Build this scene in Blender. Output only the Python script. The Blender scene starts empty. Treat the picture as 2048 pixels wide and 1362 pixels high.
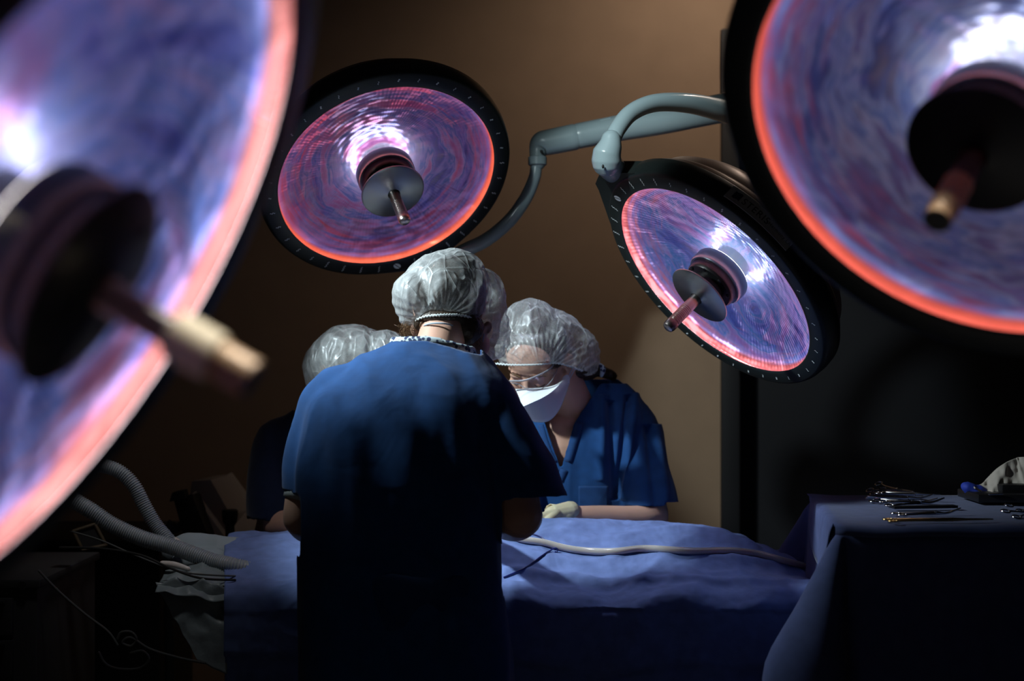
import bpy, bmesh, math, random
from mathutils import Vector, Matrix, noise, Quaternion
from mathutils.bvhtree import BVHTree
random.seed(7)
SC = bpy.context.scene
COL = SC.collection
PI = math.pi

# ------------------------------------------------------------------ camera
F, HY, CZ = 2048 * 50 / 36.0, 720.0, 1.28
cam_d = bpy.data.cameras.new('camera')
cam_d.lens = 50
cam_d.sensor_width = 36
cam_d.shift_y = (HY - 681) / 2048
cam_d.clip_start = 0.05
cam_d.dof.use_dof = True
cam_d.dof.focus_distance = 3.35
cam_d.dof.aperture_fstop = 2.4
cam = bpy.data.objects.new('camera', cam_d)
cam.location = (0, 0, CZ)
cam.rotation_euler = (PI / 2, 0, 0)
COL.objects.link(cam)
SC.camera = cam

# ------------------------------------------------------------------ view, world, lights
SC.view_settings.view_transform = 'Standard'
SC.view_settings.look = 'None'
SC.view_settings.exposure = 0.0
SC.view_settings.gamma = 1.0
SC.view_settings.use_curve_mapping = False
W = bpy.data.worlds.new('room_dark')
SC.world = W
W.use_nodes = True
W.node_tree.nodes['Background'].inputs[0].default_value = (0.05, 0.06, 0.08, 1)
W.node_tree.nodes['Background'].inputs[1].default_value = 0.006


def lamp_spot(name, loc, target, power, color, size_deg, blend, radius):
    l = bpy.data.lights.new(name, 'SPOT')
    l.energy = power
    l.color = color
    l.spot_size = math.radians(size_deg)
    l.spot_blend = blend
    l.shadow_soft_size = radius
    o = bpy.data.objects.new(name, l)
    o.location = loc
    o.rotation_euler = (Vector(target) - Vector(loc)).to_track_quat('-Z', 'Y').to_euler()
    COL.objects.link(o)
    return o


def lamp_area(name, loc, target, power, color, sx, sy, spread=180):
    l = bpy.data.lights.new(name, 'AREA')
    l.shape = 'RECTANGLE'
    l.energy = power
    l.color = color
    l.size = sx
    l.size_y = sy
    l.spread = math.radians(spread)
    o = bpy.data.objects.new(name, l)
    o.location = loc
    o.rotation_euler = (Vector(target) - Vector(loc)).to_track_quat('-Z', 'Y').to_euler()
    COL.objects.link(o)
    return o


lamp_spot('surgical_key_light', (-1.06, 3.02, 2.02), (-0.02, 3.50, 1.10), 130, (0.84, 0.97, 1.0), 56, 0.8, 0.045)
lamp_spot('surgical_fill_light', (0.05, 3.80, 2.12), (0.28, 3.50, 0.80), 17, (0.74, 0.80, 1.0), 46, 0.8, 0.06)
lamp_spot('arm_fill_light', (-0.55, 1.9, 2.55), (0.30, 3.72, 1.77), 130, (0.86, 1.0, 1.0), 18.5, 0.6, 0.06)  # unseen spot added to brighten the pale lamp arms
lamp_spot('wall_wash_light', (0.80, 4.45, 2.98), (0.60, 5.2, 2.1), 22, (1.0, 0.84, 0.68), 120, 1.0, 0.12)
lamp_spot('cover_back_light', (1.15, 4.15, 2.9), (0.62, 3.5, 1.58), 55, (1.0, 0.80, 0.66), 26, 0.7, 0.10)  # added back light for the tilted lamp's cover, source unseen
lamp_spot('handle_fill_light', (0.25, 1.25, 2.95), (0.08, 1.25, 1.3), 270, (1.0, 0.93, 0.82), 40, 0.4, 0.08)  # unseen spot added to light the ribbed handles of the near lamps
lamp_spot('head_end_fill', (-0.75, 2.75, 2.9), (-0.86, 3.55, 0.95), 28, (1.0, 0.97, 0.95), 26, 0.9, 0.12)  # unseen fill added to lift the dark hoses and head end


def P(px, py, Y):
    return Vector(((px - 1024) * Y / F, Y, CZ - (py - HY) * Y / F))


def PX(v):
    return 1024 + F * v[0] / v[1], HY - F * (v[2] - CZ) / v[1]


# ------------------------------------------------------------------ materials
def new_mat(name):
    m = bpy.data.materials.new(name)
    m.use_nodes = True
    nt = m.node_tree
    b = nt.nodes.get('Principled BSDF')
    return m, nt, b


def setp(b, **kw):
    names = {'base': 'Base Color', 'rough': 'Roughness', 'metal': 'Metallic', 'spec': 'Specular IOR Level',
             'sss': 'Subsurface Weight', 'sheen': 'Sheen Weight', 'coat': 'Coat Weight', 'trans': 'Transmission Weight',
             'ior': 'IOR', 'alpha': 'Alpha', 'aniso': 'Anisotropic'}
    for k, v in kw.items():
        if k == 'base':
            v = (*v, 1)
        b.inputs[names[k]].default_value = v


def nd(nt, typ, **kw):
    n = nt.nodes.new(typ)
    for k, v in kw.items():
        setattr(n, k, v)
    return n


def math_n(nt, op, a, b=None, c=None, clamp=False):
    n = nt.nodes.new('ShaderNodeMath')
    n.operation = op
    n.use_clamp = clamp
    for i, v in enumerate((a, b, c)):
        if v is None:
            continue
        if isinstance(v, (int, float)):
            n.inputs[i].default_value = v
        else:
            nt.links.new(v, n.inputs[i])
    return n.outputs[0]


def ramp_n(nt, fac, stops, interp='LINEAR'):
    n = nt.nodes.new('ShaderNodeValToRGB')
    n.color_ramp.interpolation = interp
    el = n.color_ramp.elements
    while len(el) > 1:
        el.remove(el[0])
    el[0].position = stops[0][0]
    el[0].color = (*stops[0][1], 1)
    for p, c in stops[1:]:
        e = el.new(p)
        e.color = (*c, 1)
    nt.links.new(fac, n.inputs[0])
    return n.outputs[0]


def mix_rgb(nt, fac, a, b, mode='MIX'):
    n = nt.nodes.new('ShaderNodeMix')
    n.data_type = 'RGBA'
    n.blend_type = mode
    for i, v in ((0, fac), (6, a), (7, b)):
        if isinstance(v, (int, float)):
            n.inputs[i].default_value = v
        elif isinstance(v, tuple):
            n.inputs[i].default_value = (*v, 1)
        else:
            nt.links.new(v, n.inputs[i])
    return n.outputs[2]


def noise_n(nt, vec, scale, detail=3, rough=0.5, dist=0.0):
    n = nt.nodes.new('ShaderNodeTexNoise')
    n.inputs['Scale'].default_value = scale
    n.inputs['Detail'].default_value = detail
    n.inputs['Roughness'].default_value = rough
    n.inputs['Distortion'].default_value = dist
    if vec is not None:
        nt.links.new(vec, n.inputs['Vector'])
    return n.outputs['Fac']


def obj_co(nt, scale=None):
    t = nt.nodes.new('ShaderNodeTexCoord').outputs['Object']
    if scale:
        m = nt.nodes.new('ShaderNodeMapping')
        m.inputs['Scale'].default_value = scale
        nt.links.new(t, m.inputs['Vector'])
        return m.outputs[0]
    return t


def bump_n(nt, h, strength, dist, prev=None):
    n = nt.nodes.new('ShaderNodeBump')
    n.inputs['Strength'].default_value = strength
    n.inputs['Distance'].default_value = dist
    nt.links.new(h, n.inputs['Height'])
    if prev is not None:
        nt.links.new(prev, n.inputs['Normal'])
    return n.outputs[0]


def simple(name, base, rough=0.5, metal=0.0, bump=None, var=0.0, **kw):
    m, nt, b = new_mat(name)
    setp(b, base=base, rough=rough, metal=metal, **kw)
    co = obj_co(nt)
    if var:
        f = noise_n(nt, co, 9, 4)
        lo = tuple(c * (1 - var) for c in base)
        hi = tuple(min(1, c * (1 + var)) for c in base)
        nt.links.new(ramp_n(nt, f, [(0.3, lo), (0.7, hi)]), b.inputs['Base Color'])
    if bump:
        f = noise_n(nt, co, bump[0], 3)
        nt.links.new(bump_n(nt, f, bump[1], bump[2]), b.inputs['Normal'])
    return m


M = {}
M['wall'] = simple('painted_wall_tan', (0.395, 0.27, 0.185), 0.75, bump=(160, 0.25, 0.002), var=0.04, spec=0.25)
M['ceiling'] = simple('ceiling_white', (0.35, 0.33, 0.31), 0.9, var=0.03)
M['floor'] = simple('floor_vinyl', (0.10, 0.10, 0.11), 0.45, var=0.15)
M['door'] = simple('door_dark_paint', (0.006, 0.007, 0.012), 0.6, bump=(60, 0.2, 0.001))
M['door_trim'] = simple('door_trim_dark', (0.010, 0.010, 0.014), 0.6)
M['door_edge'] = simple('door_edge_metal', (0.30, 0.28, 0.26), 0.45, 0.6)
M['housing'] = simple('lamp_housing_dark_green', (0.014, 0.020, 0.020), 0.42, bump=(220, 0.15, 0.0006))
M['cover'] = simple('lamp_cover_taupe', (0.34, 0.23, 0.18), 0.38, 0.15, bump=(150, 0.06, 0.0006))
M['steel'] = simple('brushed_steel', (0.36, 0.38, 0.40), 0.33, 1.0)
M['hubdark'] = simple('hub_black', (0.012, 0.013, 0.014), 0.35)
M['hubring'] = simple('hub_satin_grey', (0.30, 0.37, 0.39), 0.35, 0.7)
M['mark'] = simple('print_white', (0.85, 0.92, 0.92), 0.6)
M['arm'] = simple('arm_pale_blue_enamel', (0.38, 0.49, 0.53), 0.3, bump=(300, 0.04, 0.0004), coat=0.3)
M['armdark'] = simple('arm_gap_black', (0.01, 0.01, 0.01), 0.5)
M['plate'] = simple('nameplate_grey', (0.50, 0.52, 0.54), 0.5, 0.0)
M['logo'] = simple('logo_navy', (0.012, 0.012, 0.06), 0.5)
M['ink'] = simple('print_black', (0.004, 0.004, 0.004), 0.5)
M['cream'] = simple('rubber_cream', (0.66, 0.60, 0.45), 0.6)
M['brass'] = simple('tape_tan', (0.42, 0.28, 0.16), 0.45, 0.1, var=0.4)
M['knurl'] = simple('ribbed_tan_rubber', (0.50, 0.38, 0.24), 0.5, var=0.15)
M['skin'] = simple('skin', (0.60, 0.36, 0.27), 0.5, bump=(260, 0.12, 0.001), var=0.12, sss=0.12)
M['skin'].node_tree.nodes['Principled BSDF'].inputs['Subsurface Radius'].default_value = (0.01, 0.004, 0.002)
M['glove'] = simple('latex_glove', (0.66, 0.60, 0.42), 0.45, bump=(70, 0.35, 0.002), sss=0.1)
M['hair'] = simple('hair_dark_brown', (0.035, 0.022, 0.014), 0.5, bump=(90, 0.8, 0.004))
M['hairlight'] = simple('hair_light_brown', (0.20, 0.12, 0.06), 0.45)
M['elastic'] = simple('elastic_pale_blue', (0.42, 0.53, 0.66), 0.6)
M['white_cotton'] = simple('white_cotton', (0.62, 0.70, 0.72), 0.85, bump=(400, 0.2, 0.001))
M['shoe'] = simple('shoe_black', (0.02, 0.02, 0.02), 0.5)
M['pillow'] = simple('disposable_sheet_pale', (0.33, 0.40, 0.44), 0.8, bump=(30, 0.4, 0.006))
M['bag'] = simple('plastic_sheet_grey', (0.22, 0.27, 0.29), 0.4, bump=(22, 0.5, 0.008))
M['device'] = simple('device_beige', (0.42, 0.36, 0.31), 0.6, var=0.05)
M['device_dark'] = simple('device_black', (0.012, 0.012, 0.013), 0.5)
M['cabinet'] = simple('cabinet_dark_grey', (0.06, 0.06, 0.065), 0.4, 0.2)
M['cable'] = simple('cable_grey', (0.09, 0.095, 0.095), 0.5)
M['cable_dark'] = simple('cable_black', (0.02, 0.02, 0.02), 0.5)
M['wire_blue'] = simple('wire_navy', (0.012, 0.02, 0.16), 0.35)
M['yellow'] = simple('tape_yellow', (0.55, 0.33, 0.05), 0.5)
M['frame_tan'] = simple('frame_tan', (0.10, 0.07, 0.035), 0.6)
M['chrome'] = simple('instrument_steel', (0.55, 0.56, 0.58), 0.18, 1.0)
M['gold'] = simple('gilded_handle', (0.45, 0.30, 0.12), 0.28, 1.0)
M['bluecloth'] = simple('blue_wrap', (0.02, 0.05, 0.42), 0.7, bump=(60, 0.4, 0.003))
M['paper'] = simple('crumpled_wrap_paper', (0.52, 0.47, 0.42), 0.85, bump=(40, 0.5, 0.004), var=0.06)
M['tray'] = simple('tray_black', (0.01, 0.01, 0.012), 0.4)


def cloth_mat(name, base, weave=900, rough=0.85, wr=(14, 0.35, 0.01), sheen=0.15):
    m, nt, b = new_mat(name)
    setp(b, base=base, rough=rough, spec=0.2, sheen=sheen)
    co = obj_co(nt)
    f = noise_n(nt, co, 35, 4)
    nt.links.new(ramp_n(nt, f, [(0.3, tuple(c * 0.88 for c in base)), (0.7, tuple(c * 1.1 for c in base))]), b.inputs['Base Color'])
    b1 = bump_n(nt, noise_n(nt, co, wr[0], 3, 0.5, 0.6), wr[1], wr[2])
    b2 = bump_n(nt, noise_n(nt, co, weave, 1), 0.15, 0.0008, b1)
    nt.links.new(b2, b.inputs['Normal'])
    return m


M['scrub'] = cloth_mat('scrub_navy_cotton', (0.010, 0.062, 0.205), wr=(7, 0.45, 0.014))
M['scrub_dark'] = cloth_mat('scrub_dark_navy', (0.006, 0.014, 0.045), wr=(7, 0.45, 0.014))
M['scrub_trim'] = cloth_mat('scrub_trim', (0.012, 0.055, 0.18))
M['pants'] = cloth_mat('scrub_trousers', (0.010, 0.045, 0.15))
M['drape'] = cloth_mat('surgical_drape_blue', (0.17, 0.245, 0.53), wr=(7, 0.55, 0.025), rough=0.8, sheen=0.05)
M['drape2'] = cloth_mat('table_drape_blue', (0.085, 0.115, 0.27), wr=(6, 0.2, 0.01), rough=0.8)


def pattern_mat():
    m, nt, b = new_mat('patterned_undershirt')
    co = obj_co(nt)
    v = nt.nodes.new('ShaderNodeTexVoronoi')
    v.inputs['Scale'].default_value = 95
    nt.links.new(co, v.inputs['Vector'])
    c = ramp_n(nt, v.outputs['Distance'], [(0.0, (0.02, 0.03, 0.09)), (0.42, (0.03, 0.05, 0.12)), (0.5, (0.55, 0.66, 0.72))])
    nt.links.new(c, b.inputs['Base Color'])
    setp(b, rough=0.85)
    return m


M['pattern'] = pattern_mat()


def cap_mat(name, seed, dens=0.62):
    """thin spun-bonded fabric: lets some light through, thicker where it folds over itself"""
    m, nt, b = new_mat(name)
    nt.nodes.remove(b)
    out = nt.nodes['Material Output']
    co = obj_co(nt)
    mp = nt.nodes.new('ShaderNodeMapping')
    mp.inputs['Location'].default_value = (seed, seed * 0.7, 0)
    mp.inputs['Scale'].default_value = (1.25, 1.25, 0.55)
    nt.links.new(co, mp.inputs['Vector'])
    big = noise_n(nt, mp.outputs[0], 12, 2, 0.5, 0.7)
    ridge = math_n(nt, 'ABSOLUTE', math_n(nt, 'SUBTRACT', big, 0.5))
    ridge = ramp_n(nt, ridge, [(0.0, (1, 1, 1)), (0.02, (0.75, 0.75, 0.75)), (0.07, (0.0, 0.0, 0.0))])
    vor = nt.nodes.new('ShaderNodeTexVoronoi')
    vor.feature = 'DISTANCE_TO_EDGE'
    vor.inputs['Scale'].default_value = 19
    nt.links.new(mp.outputs[0], vor.inputs['Vector'])
    ridge2 = ramp_n(nt, vor.outputs['Distance'], [(0.0, (1.0, 1.0, 1.0)), (0.022, (0.45, 0.45, 0.45)), (0.09, (0, 0, 0))])
    fib = noise_n(nt, co, 230, 4, 0.8, 2.5)
    a = math_n(nt, 'ADD', math_n(nt, 'MULTIPLY', math_n(nt, 'SUBTRACT', fib, 0.5), 0.9), dens)
    a = math_n(nt, 'ADD', a, math_n(nt, 'MULTIPLY', ridge, 0.30))
    a = math_n(nt, 'ADD', a, math_n(nt, 'MULTIPLY', ridge2, 0.20), clamp=True)
    hb = math_n(nt, 'ADD', math_n(nt, 'MULTIPLY', ridge, 1.0), math_n(nt, 'MULTIPLY', ridge2, 0.6))
    bp = bump_n(nt, hb, 0.6, 0.003)
    d = nt.nodes.new('ShaderNodeBsdfDiffuse')
    d.inputs[0].default_value = (0.72, 0.78, 0.80, 1)
    t = nt.nodes.new('ShaderNodeBsdfTranslucent')
    t.inputs[0].default_value = (0.68, 0.70, 0.72, 1)
    g = nt.nodes.new('ShaderNodeBsdfGlossy')
    g.inputs[0].default_value = (0.9, 0.95, 1, 1)
    g.inputs['Roughness'].default_value = 0.35
    for n in (d, t, g):
        nt.links.new(bp, n.inputs['Normal'])
    tr = nt.nodes.new('ShaderNodeBsdfTransparent')

    def mx(f, x, y):
        n = nt.nodes.new('ShaderNodeMixShader')
        if isinstance(f, float):
            n.inputs[0].default_value = f
        else:
            nt.links.new(f, n.inputs[0])
        nt.links.new(x, n.inputs[1])
        nt.links.new(y, n.inputs[2])
        return n.outputs[0]
    s = mx(0.38, d.outputs[0], t.outputs[0])
    s = mx(0.08, s, g.outputs[0])
    s = mx(a, tr.outputs[0], s)
    nt.links.new(s, out.inputs['Surface'])
    return m


def glass_mat(name, tint=(1, 1, 1), refl=1.0, rough=0.02, base=0.0):
    m, nt, b = new_mat(name)
    nt.nodes.remove(b)
    out = nt.nodes['Material Output']
    tr = nt.nodes.new('ShaderNodeBsdfTransparent')
    tr.inputs[0].default_value = (*tint, 1)
    g = nt.nodes.new('ShaderNodeBsdfGlossy')
    g.inputs['Roughness'].default_value = rough
    fr = nt.nodes.new('ShaderNodeFresnel')
    fr.inputs[0].default_value = 1.5
    f = math_n(nt, 'ADD', math_n(nt, 'MULTIPLY', fr.outputs[0], refl), base, clamp=True)
    mx = nt.nodes.new('ShaderNodeMixShader')
    nt.links.new(f, mx.inputs[0])
    nt.links.new(tr.outputs[0], mx.inputs[1])
    nt.links.new(g.outputs[0], mx.inputs[2])
    nt.links.new(mx.outputs[0], out.inputs['Surface'])
    return m


M['lens'] = glass_mat('goggle_lens', (0.93, 0.95, 0.98), 1.6, 0.03, 0.02)
M['cover_glass'] = glass_mat('lamp_cover_glass', (0.98, 0.98, 1.0), 0.7, 0.04)
M['goggle_frame'] = simple('clear_plastic_frame', (0.62, 0.66, 0.72), 0.15, trans=0.5)
M['tubing'] = simple('clear_tubing', (0.50, 0.46, 0.44), 0.2, sss=0.2, coat=0.4)
M['tube_wall'] = simple('tubing_wall', (0.75, 0.70, 0.66), 0.25)


def hose_mat():
    m, nt, b = new_mat('corrugated_hose_plastic')
    setp(b, base=(0.36, 0.40, 0.43), rough=0.3, spec=0.6)
    co = obj_co(nt)
    nt.links.new(bump_n(nt, noise_n(nt, co, 60, 2), 0.15, 0.001), b.inputs['Normal'])
    return m


M['hose'] = hose_mat()


def mask_mat():
    m, nt, b = new_mat('face_mask_nonwoven')
    setp(b, base=(0.74, 0.79, 0.82), rough=0.8, sss=0.1)
    nt.links.new(bump_n(nt, noise_n(nt, obj_co(nt), 500, 2), 0.15, 0.0008), b.inputs['Normal'])
    return m


M['mask'] = mask_mat()

LR = 0.291           # radius of a lamp's reflector opening


def reflector_mat(name, seed, foci, blue, red, shift=0.0, whiteness=0.5, rimcol=(0.95, 0.16, 0.08), zf=13.0, rough=0.28, facing=(0, 0, 1), side=(0, 0, 0)):
    """dichroic coating: violet, blue and crimson bands running round the bowl, with reflected swirls painted in, orange-red lip"""
    m, nt, b = new_mat(name)
    co = obj_co(nt)
    sep = nt.nodes.new('ShaderNodeSeparateXYZ')
    nt.links.new(co, sep.inputs[0])
    x, y = sep.outputs[0], sep.outputs[1]
    r = math_n(nt, 'DIVIDE', math_n(nt, 'SQRT', math_n(nt, 'ADD', math_n(nt, 'MULTIPLY', x, x), math_n(nt, 'MULTIPLY', y, y))), LR)
    # warp
    warp = nt.nodes.new('ShaderNodeTexNoise')
    warp.inputs['Scale'].default_value = 9
    warp.inputs['Detail'].default_value = 2
    nt.links.new(co, warp.inputs['Vector'])
    wsep = nt.nodes.new('ShaderNodeSeparateColor')
    nt.links.new(warp.outputs['Color'], wsep.inputs[0])
    xw = math_n(nt, 'ADD', x, math_n(nt, 'MULTIPLY', math_n(nt, 'SUBTRACT', wsep.outputs[0], 0.5), 0.05))
    yw = math_n(nt, 'ADD', y, math_n(nt, 'MULTIPLY', math_n(nt, 'SUBTRACT', wsep.outputs[1], 0.5), 0.05))

    def dist(fx, fy):
        dx = math_n(nt, 'SUBTRACT', xw, fx * LR)
        dy = math_n(nt, 'SUBTRACT', yw, fy * LR)
        return math_n(nt, 'SQRT', math_n(nt, 'ADD', math_n(nt, 'MULTIPLY', dx, dx), math_n(nt, 'MULTIPLY', dy, dy)))
    d = dist(*foci[0])  # swirl centres: reflections of the opposite side painted into the coating colour
    for f in foci[1:]:
        n = math_n(nt, 'SMOOTH_MIN', d, dist(*f), 0.06)
        d = n
    comb = nt.nodes.new('ShaderNodeCombineXYZ')
    nt.links.new(math_n(nt, 'MULTIPLY', xw, 2.6), comb.inputs[0])
    nt.links.new(math_n(nt, 'MULTIPLY', yw, 2.6), comb.inputs[1])
    nt.links.new(math_n(nt, 'ADD', math_n(nt, 'MULTIPLY', d, zf), seed), comb.inputs[2])
    n1 = noise_n(nt, comb.outputs[0], 2.2, 4, 0.55, 0.25)
    comb2 = nt.nodes.new('ShaderNodeCombineXYZ')
    nt.links.new(math_n(nt, 'MULTIPLY', x, 5.0), comb2.inputs[0])
    nt.links.new(math_n(nt, 'MULTIPLY', y, 5.0), comb2.inputs[1])
    nt.links.new(math_n(nt, 'ADD', math_n(nt, 'MULTIPLY', r, 16.0), seed * 3), comb2.inputs[2])
    n2 = noise_n(nt, comb2.outputs[0], 1.3, 4, 0.6, 0.5)
    # base bands
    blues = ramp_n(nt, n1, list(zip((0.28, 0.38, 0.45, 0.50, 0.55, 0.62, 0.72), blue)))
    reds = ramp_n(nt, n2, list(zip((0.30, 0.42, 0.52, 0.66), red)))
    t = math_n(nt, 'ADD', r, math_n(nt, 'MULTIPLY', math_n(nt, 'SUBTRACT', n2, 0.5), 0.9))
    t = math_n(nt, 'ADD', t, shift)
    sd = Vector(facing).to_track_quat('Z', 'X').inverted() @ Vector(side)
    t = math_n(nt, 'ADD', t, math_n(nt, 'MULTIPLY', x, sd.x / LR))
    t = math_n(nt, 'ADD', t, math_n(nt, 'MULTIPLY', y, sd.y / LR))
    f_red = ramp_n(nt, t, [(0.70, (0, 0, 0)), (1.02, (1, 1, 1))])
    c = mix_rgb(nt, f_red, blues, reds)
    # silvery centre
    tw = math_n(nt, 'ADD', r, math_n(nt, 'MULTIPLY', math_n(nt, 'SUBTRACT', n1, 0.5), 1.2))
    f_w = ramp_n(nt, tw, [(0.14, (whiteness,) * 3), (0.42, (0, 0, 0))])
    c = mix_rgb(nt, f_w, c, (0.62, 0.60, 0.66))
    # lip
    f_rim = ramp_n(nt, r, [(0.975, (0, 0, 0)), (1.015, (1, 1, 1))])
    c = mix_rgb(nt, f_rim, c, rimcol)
    nt.links.new(c, b.inputs['Base Color'])
    setp(b, rough=rough, metal=0.5, aniso=0.7)
    tg = nt.nodes.new('ShaderNodeTangent')
    tg.direction_type = 'RADIAL'
    tg.axis = 'Z'
    nt.links.new(tg.outputs[0], b.inputs['Tangent'])
    # facets: many radial strips crossed by rings, and slow waves of the pressed sheet
    ang = math_n(nt, 'ARCTAN2', y, x)
    h1 = math_n(nt, 'SINE', math_n(nt, 'MULTIPLY', ang, 150))
    h2 = math_n(nt, 'SINE', math_n(nt, 'MULTIPLY', r, 120))
    hh = math_n(nt, 'ADD', h1, h2)
    bp = bump_n(nt, hh, 0.35, 0.0004)
    dim = math_n(nt, 'MULTIPLY', math_n(nt, 'SINE', math_n(nt, 'MULTIPLY', math_n(nt, 'ADD', ang, wsep.outputs[2]), 15)), math_n(nt, 'SINE', math_n(nt, 'MULTIPLY', math_n(nt, 'ADD', r, math_n(nt, 'MULTIPLY', wsep.outputs[0], 0.4)), 19)))
    bp = bump_n(nt, dim, 0.5, 0.0022, bp)
    slow = noise_n(nt, co, 14, 2, 0.5, 0.3)
    bp = bump_n(nt, slow, 0.5, 0.006, bp)
    nt.links.new(bp, b.inputs['Normal'])
    return m


# ------------------------------------------------------------------ object helpers
def finish(name, me, mat=None, parent=None, smooth=True, angle=None):
    me.name = name
    o = bpy.data.objects.new(name, me)
    COL.objects.link(o)
    if mat is not None:
        me.materials.clear()
        me.materials.append(mat)
    if smooth and len(me.polygons):
        me.polygons.foreach_set('use_smooth', [True] * len(me.polygons))
        if angle:
            me.set_sharp_from_angle(angle=math.radians(angle))
    if parent is not None:
        o.parent = parent
    return o


def bm_obj(name, bm, mat=None, parent=None, smooth=True, angle=40):
    me = bpy.data.meshes.new(name)
    bmesh.ops.recalc_face_normals(bm, faces=bm.faces)
    bm.to_mesh(me)
    bm.free()
    return finish(name, me, mat, parent, smooth, angle)


def empty(name, loc=(0, 0, 0), rot=None):
    o = bpy.data.objects.new(name, None)
    o.location = loc
    o.empty_display_size = 0.05
    if rot is not None:
        o.rotation_mode = 'QUATERNION'
        o.rotation_quaternion = rot
    COL.objects.link(o)
    return o


def tag(o, label=None, cat=None, group=None, kind=None):
    if label:
        o['label'] = label
    if cat:
        o['category'] = cat
    if group:
        o['group'] = group
    if kind:
        o['kind'] = kind
    return o


def add_box(bm, c, s, rot=None):
    m = Matrix.Translation(Vector(c))
    if rot is not None:
        m = m @ rot.to_4x4()
    m = m @ Matrix.Diagonal((*s, 1))
    bmesh.ops.create_cube(bm, size=1, matrix=m)


def bev(bm, w=0.003, seg=2):
    bmesh.ops.bevel(bm, geom=list(bm.edges), offset=w, segments=seg, affect='EDGES', profile=0.6)


def lathe(bm, prof, n=96, mat=Matrix.Identity(4), close=False):
    rings = []
    for r, z in prof:
        if r < 1e-6:
            rings.append([bm.verts.new(mat @ Vector((0, 0, z)))])
        else:
            rings.append([bm.verts.new(mat @ Vector((r * math.cos(2 * PI * i / n), r * math.sin(2 * PI * i / n), z))) for i in range(n)])
    pairs = list(zip(rings[:-1], rings[1:]))
    if close:
        pairs.append((rings[-1], rings[0]))
    for a, b in pairs:
        for i in range(n):
            j = (i + 1) % n
            if len(a) == 1 and len(b) == 1:
                continue
            if len(a) == 1:
                bm.faces.new((a[0], b[j], b[i]))
            elif len(b) == 1:
                bm.faces.new((a[i], a[j], b[0]))
            else:
                bm.faces.new((a[i], a[j], b[j], b[i]))


def catmull(pts, n):
    """resample control tuples with a Catmull-Rom spline, n samples"""
    P_ = [tuple(p) for p in pts]
    k = len(P_)
    out = []
    for s in range(n):
        t = s / (n - 1) * (k - 1)
        i = min(int(t), k - 2)
        u = t - i
        p0, p1, p2, p3 = P_[max(i - 1, 0)], P_[i], P_[i + 1], P_[min(i + 2, k - 1)]
        out.append(tuple(0.5 * ((2 * b) + (-a + c) * u + (2 * a - 5 * b + 4 * c - d) * u * u + (-a + 3 * b - 3 * c + d) * u ** 3)
                         for a, b, c, d in zip(p0, p1, p2, p3)))
    return out


def tube(bm, pts, n=None, seg=16, cap=True, flat=1.0, nrm=None):
    """pts: (x,y,z,r). swept circle; round ends when cap"""
    if n:
        pts = catmull(pts, n)
    C = [Vector(p[:3]) for p in pts]
    R = [max(p[3], 1e-5) for p in pts]
    if cap:
        d0 = (C[0] - C[1]).normalized()
        d1 = (C[-1] - C[-2]).normalized()
        pre = [(C[0] + d0 * R[0] * math.sin(a), R[0] * math.cos(a)) for a in (1.45, 1.0, 0.5)]
        post = [(C[-1] + d1 * R[-1] * math.sin(a), R[-1] * math.cos(a)) for a in (0.5, 1.0, 1.45)]
        C = [p[0] for p in pre] + C + [p[0] for p in post]
        R = [p[1] for p in pre] + R + [p[1] for p in post]
    T = [(C[min(i + 1, len(C) - 1)] - C[max(i - 1, 0)]).normalized() for i in range(len(C))]
    a = Vector(nrm) if nrm is not None else (Vector((0, 0, 1)) if abs(T[0].z) < 0.9 else Vector((1, 0, 0)))
    u = (a - T[0] * a.dot(T[0])).normalized()
    rings = []
    for i in range(len(C)):
        u = (u - T[i] * u.dot(T[i])).normalized()
        v = T[i].cross(u)
        rings.append([bm.verts.new(C[i] + R[i] * (math.cos(2 * PI * k / seg) * u * flat + math.sin(2 * PI * k / seg) * v)) for k in range(seg)])
    for ra, rb in zip(rings[:-1], rings[1:]):
        for k in range(seg):
            j = (k + 1) % seg
            bm.faces.new((ra[k], ra[j], rb[j], rb[k]))
    if cap:
        bm.faces.new(list(reversed(rings[0])))
        bm.faces.new(rings[-1])
    return rings


def cap_(bm, a, b, ra, rb, seg=16):
    a, b = Vector(a), Vector(b)
    tube(bm, [(*a, ra), (*a.lerp(b, 0.5), (ra + rb) / 2), (*b, rb)], seg=seg)


def ell(bm, c, r, rot=None, seg=24):
    m = Matrix.Translation(Vector(c))
    if rot is not None:
        m = m @ rot.to_4x4()
    m = m @ Matrix.Diagonal((*r, 1))
    bmesh.ops.create_uvsphere(bm, u_segments=seg, v_segments=seg // 2, radius=1, matrix=m)


def loft(bm, rings, seg=40, n=None, power=2.0):
    """rings: (cx,cy,cz,rx,ry) horizontal super-ellipses, closed at the ends"""
    if n:
        rings = catmull(rings, n)
    rs = []
    for cx, cy, cz, rx, ry in rings:
        row = []
        for k in range(seg):
            a = 2 * PI * k / seg
            ca, sa = math.cos(a), math.sin(a)
            e = 2.0 / power
            row.append(bm.verts.new((cx + rx * math.copysign(abs(ca) ** e, ca), cy + ry * math.copysign(abs(sa) ** e, sa), cz)))
        rs.append(row)
    for a, b in zip(rs[:-1], rs[1:]):
        for k in range(seg):
            j = (k + 1) % seg
            bm.faces.new((a[k], a[j], b[j], b[k]))
    bm.faces.new(list(reversed(rs[0])))
    bm.faces.new(rs[-1])


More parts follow.
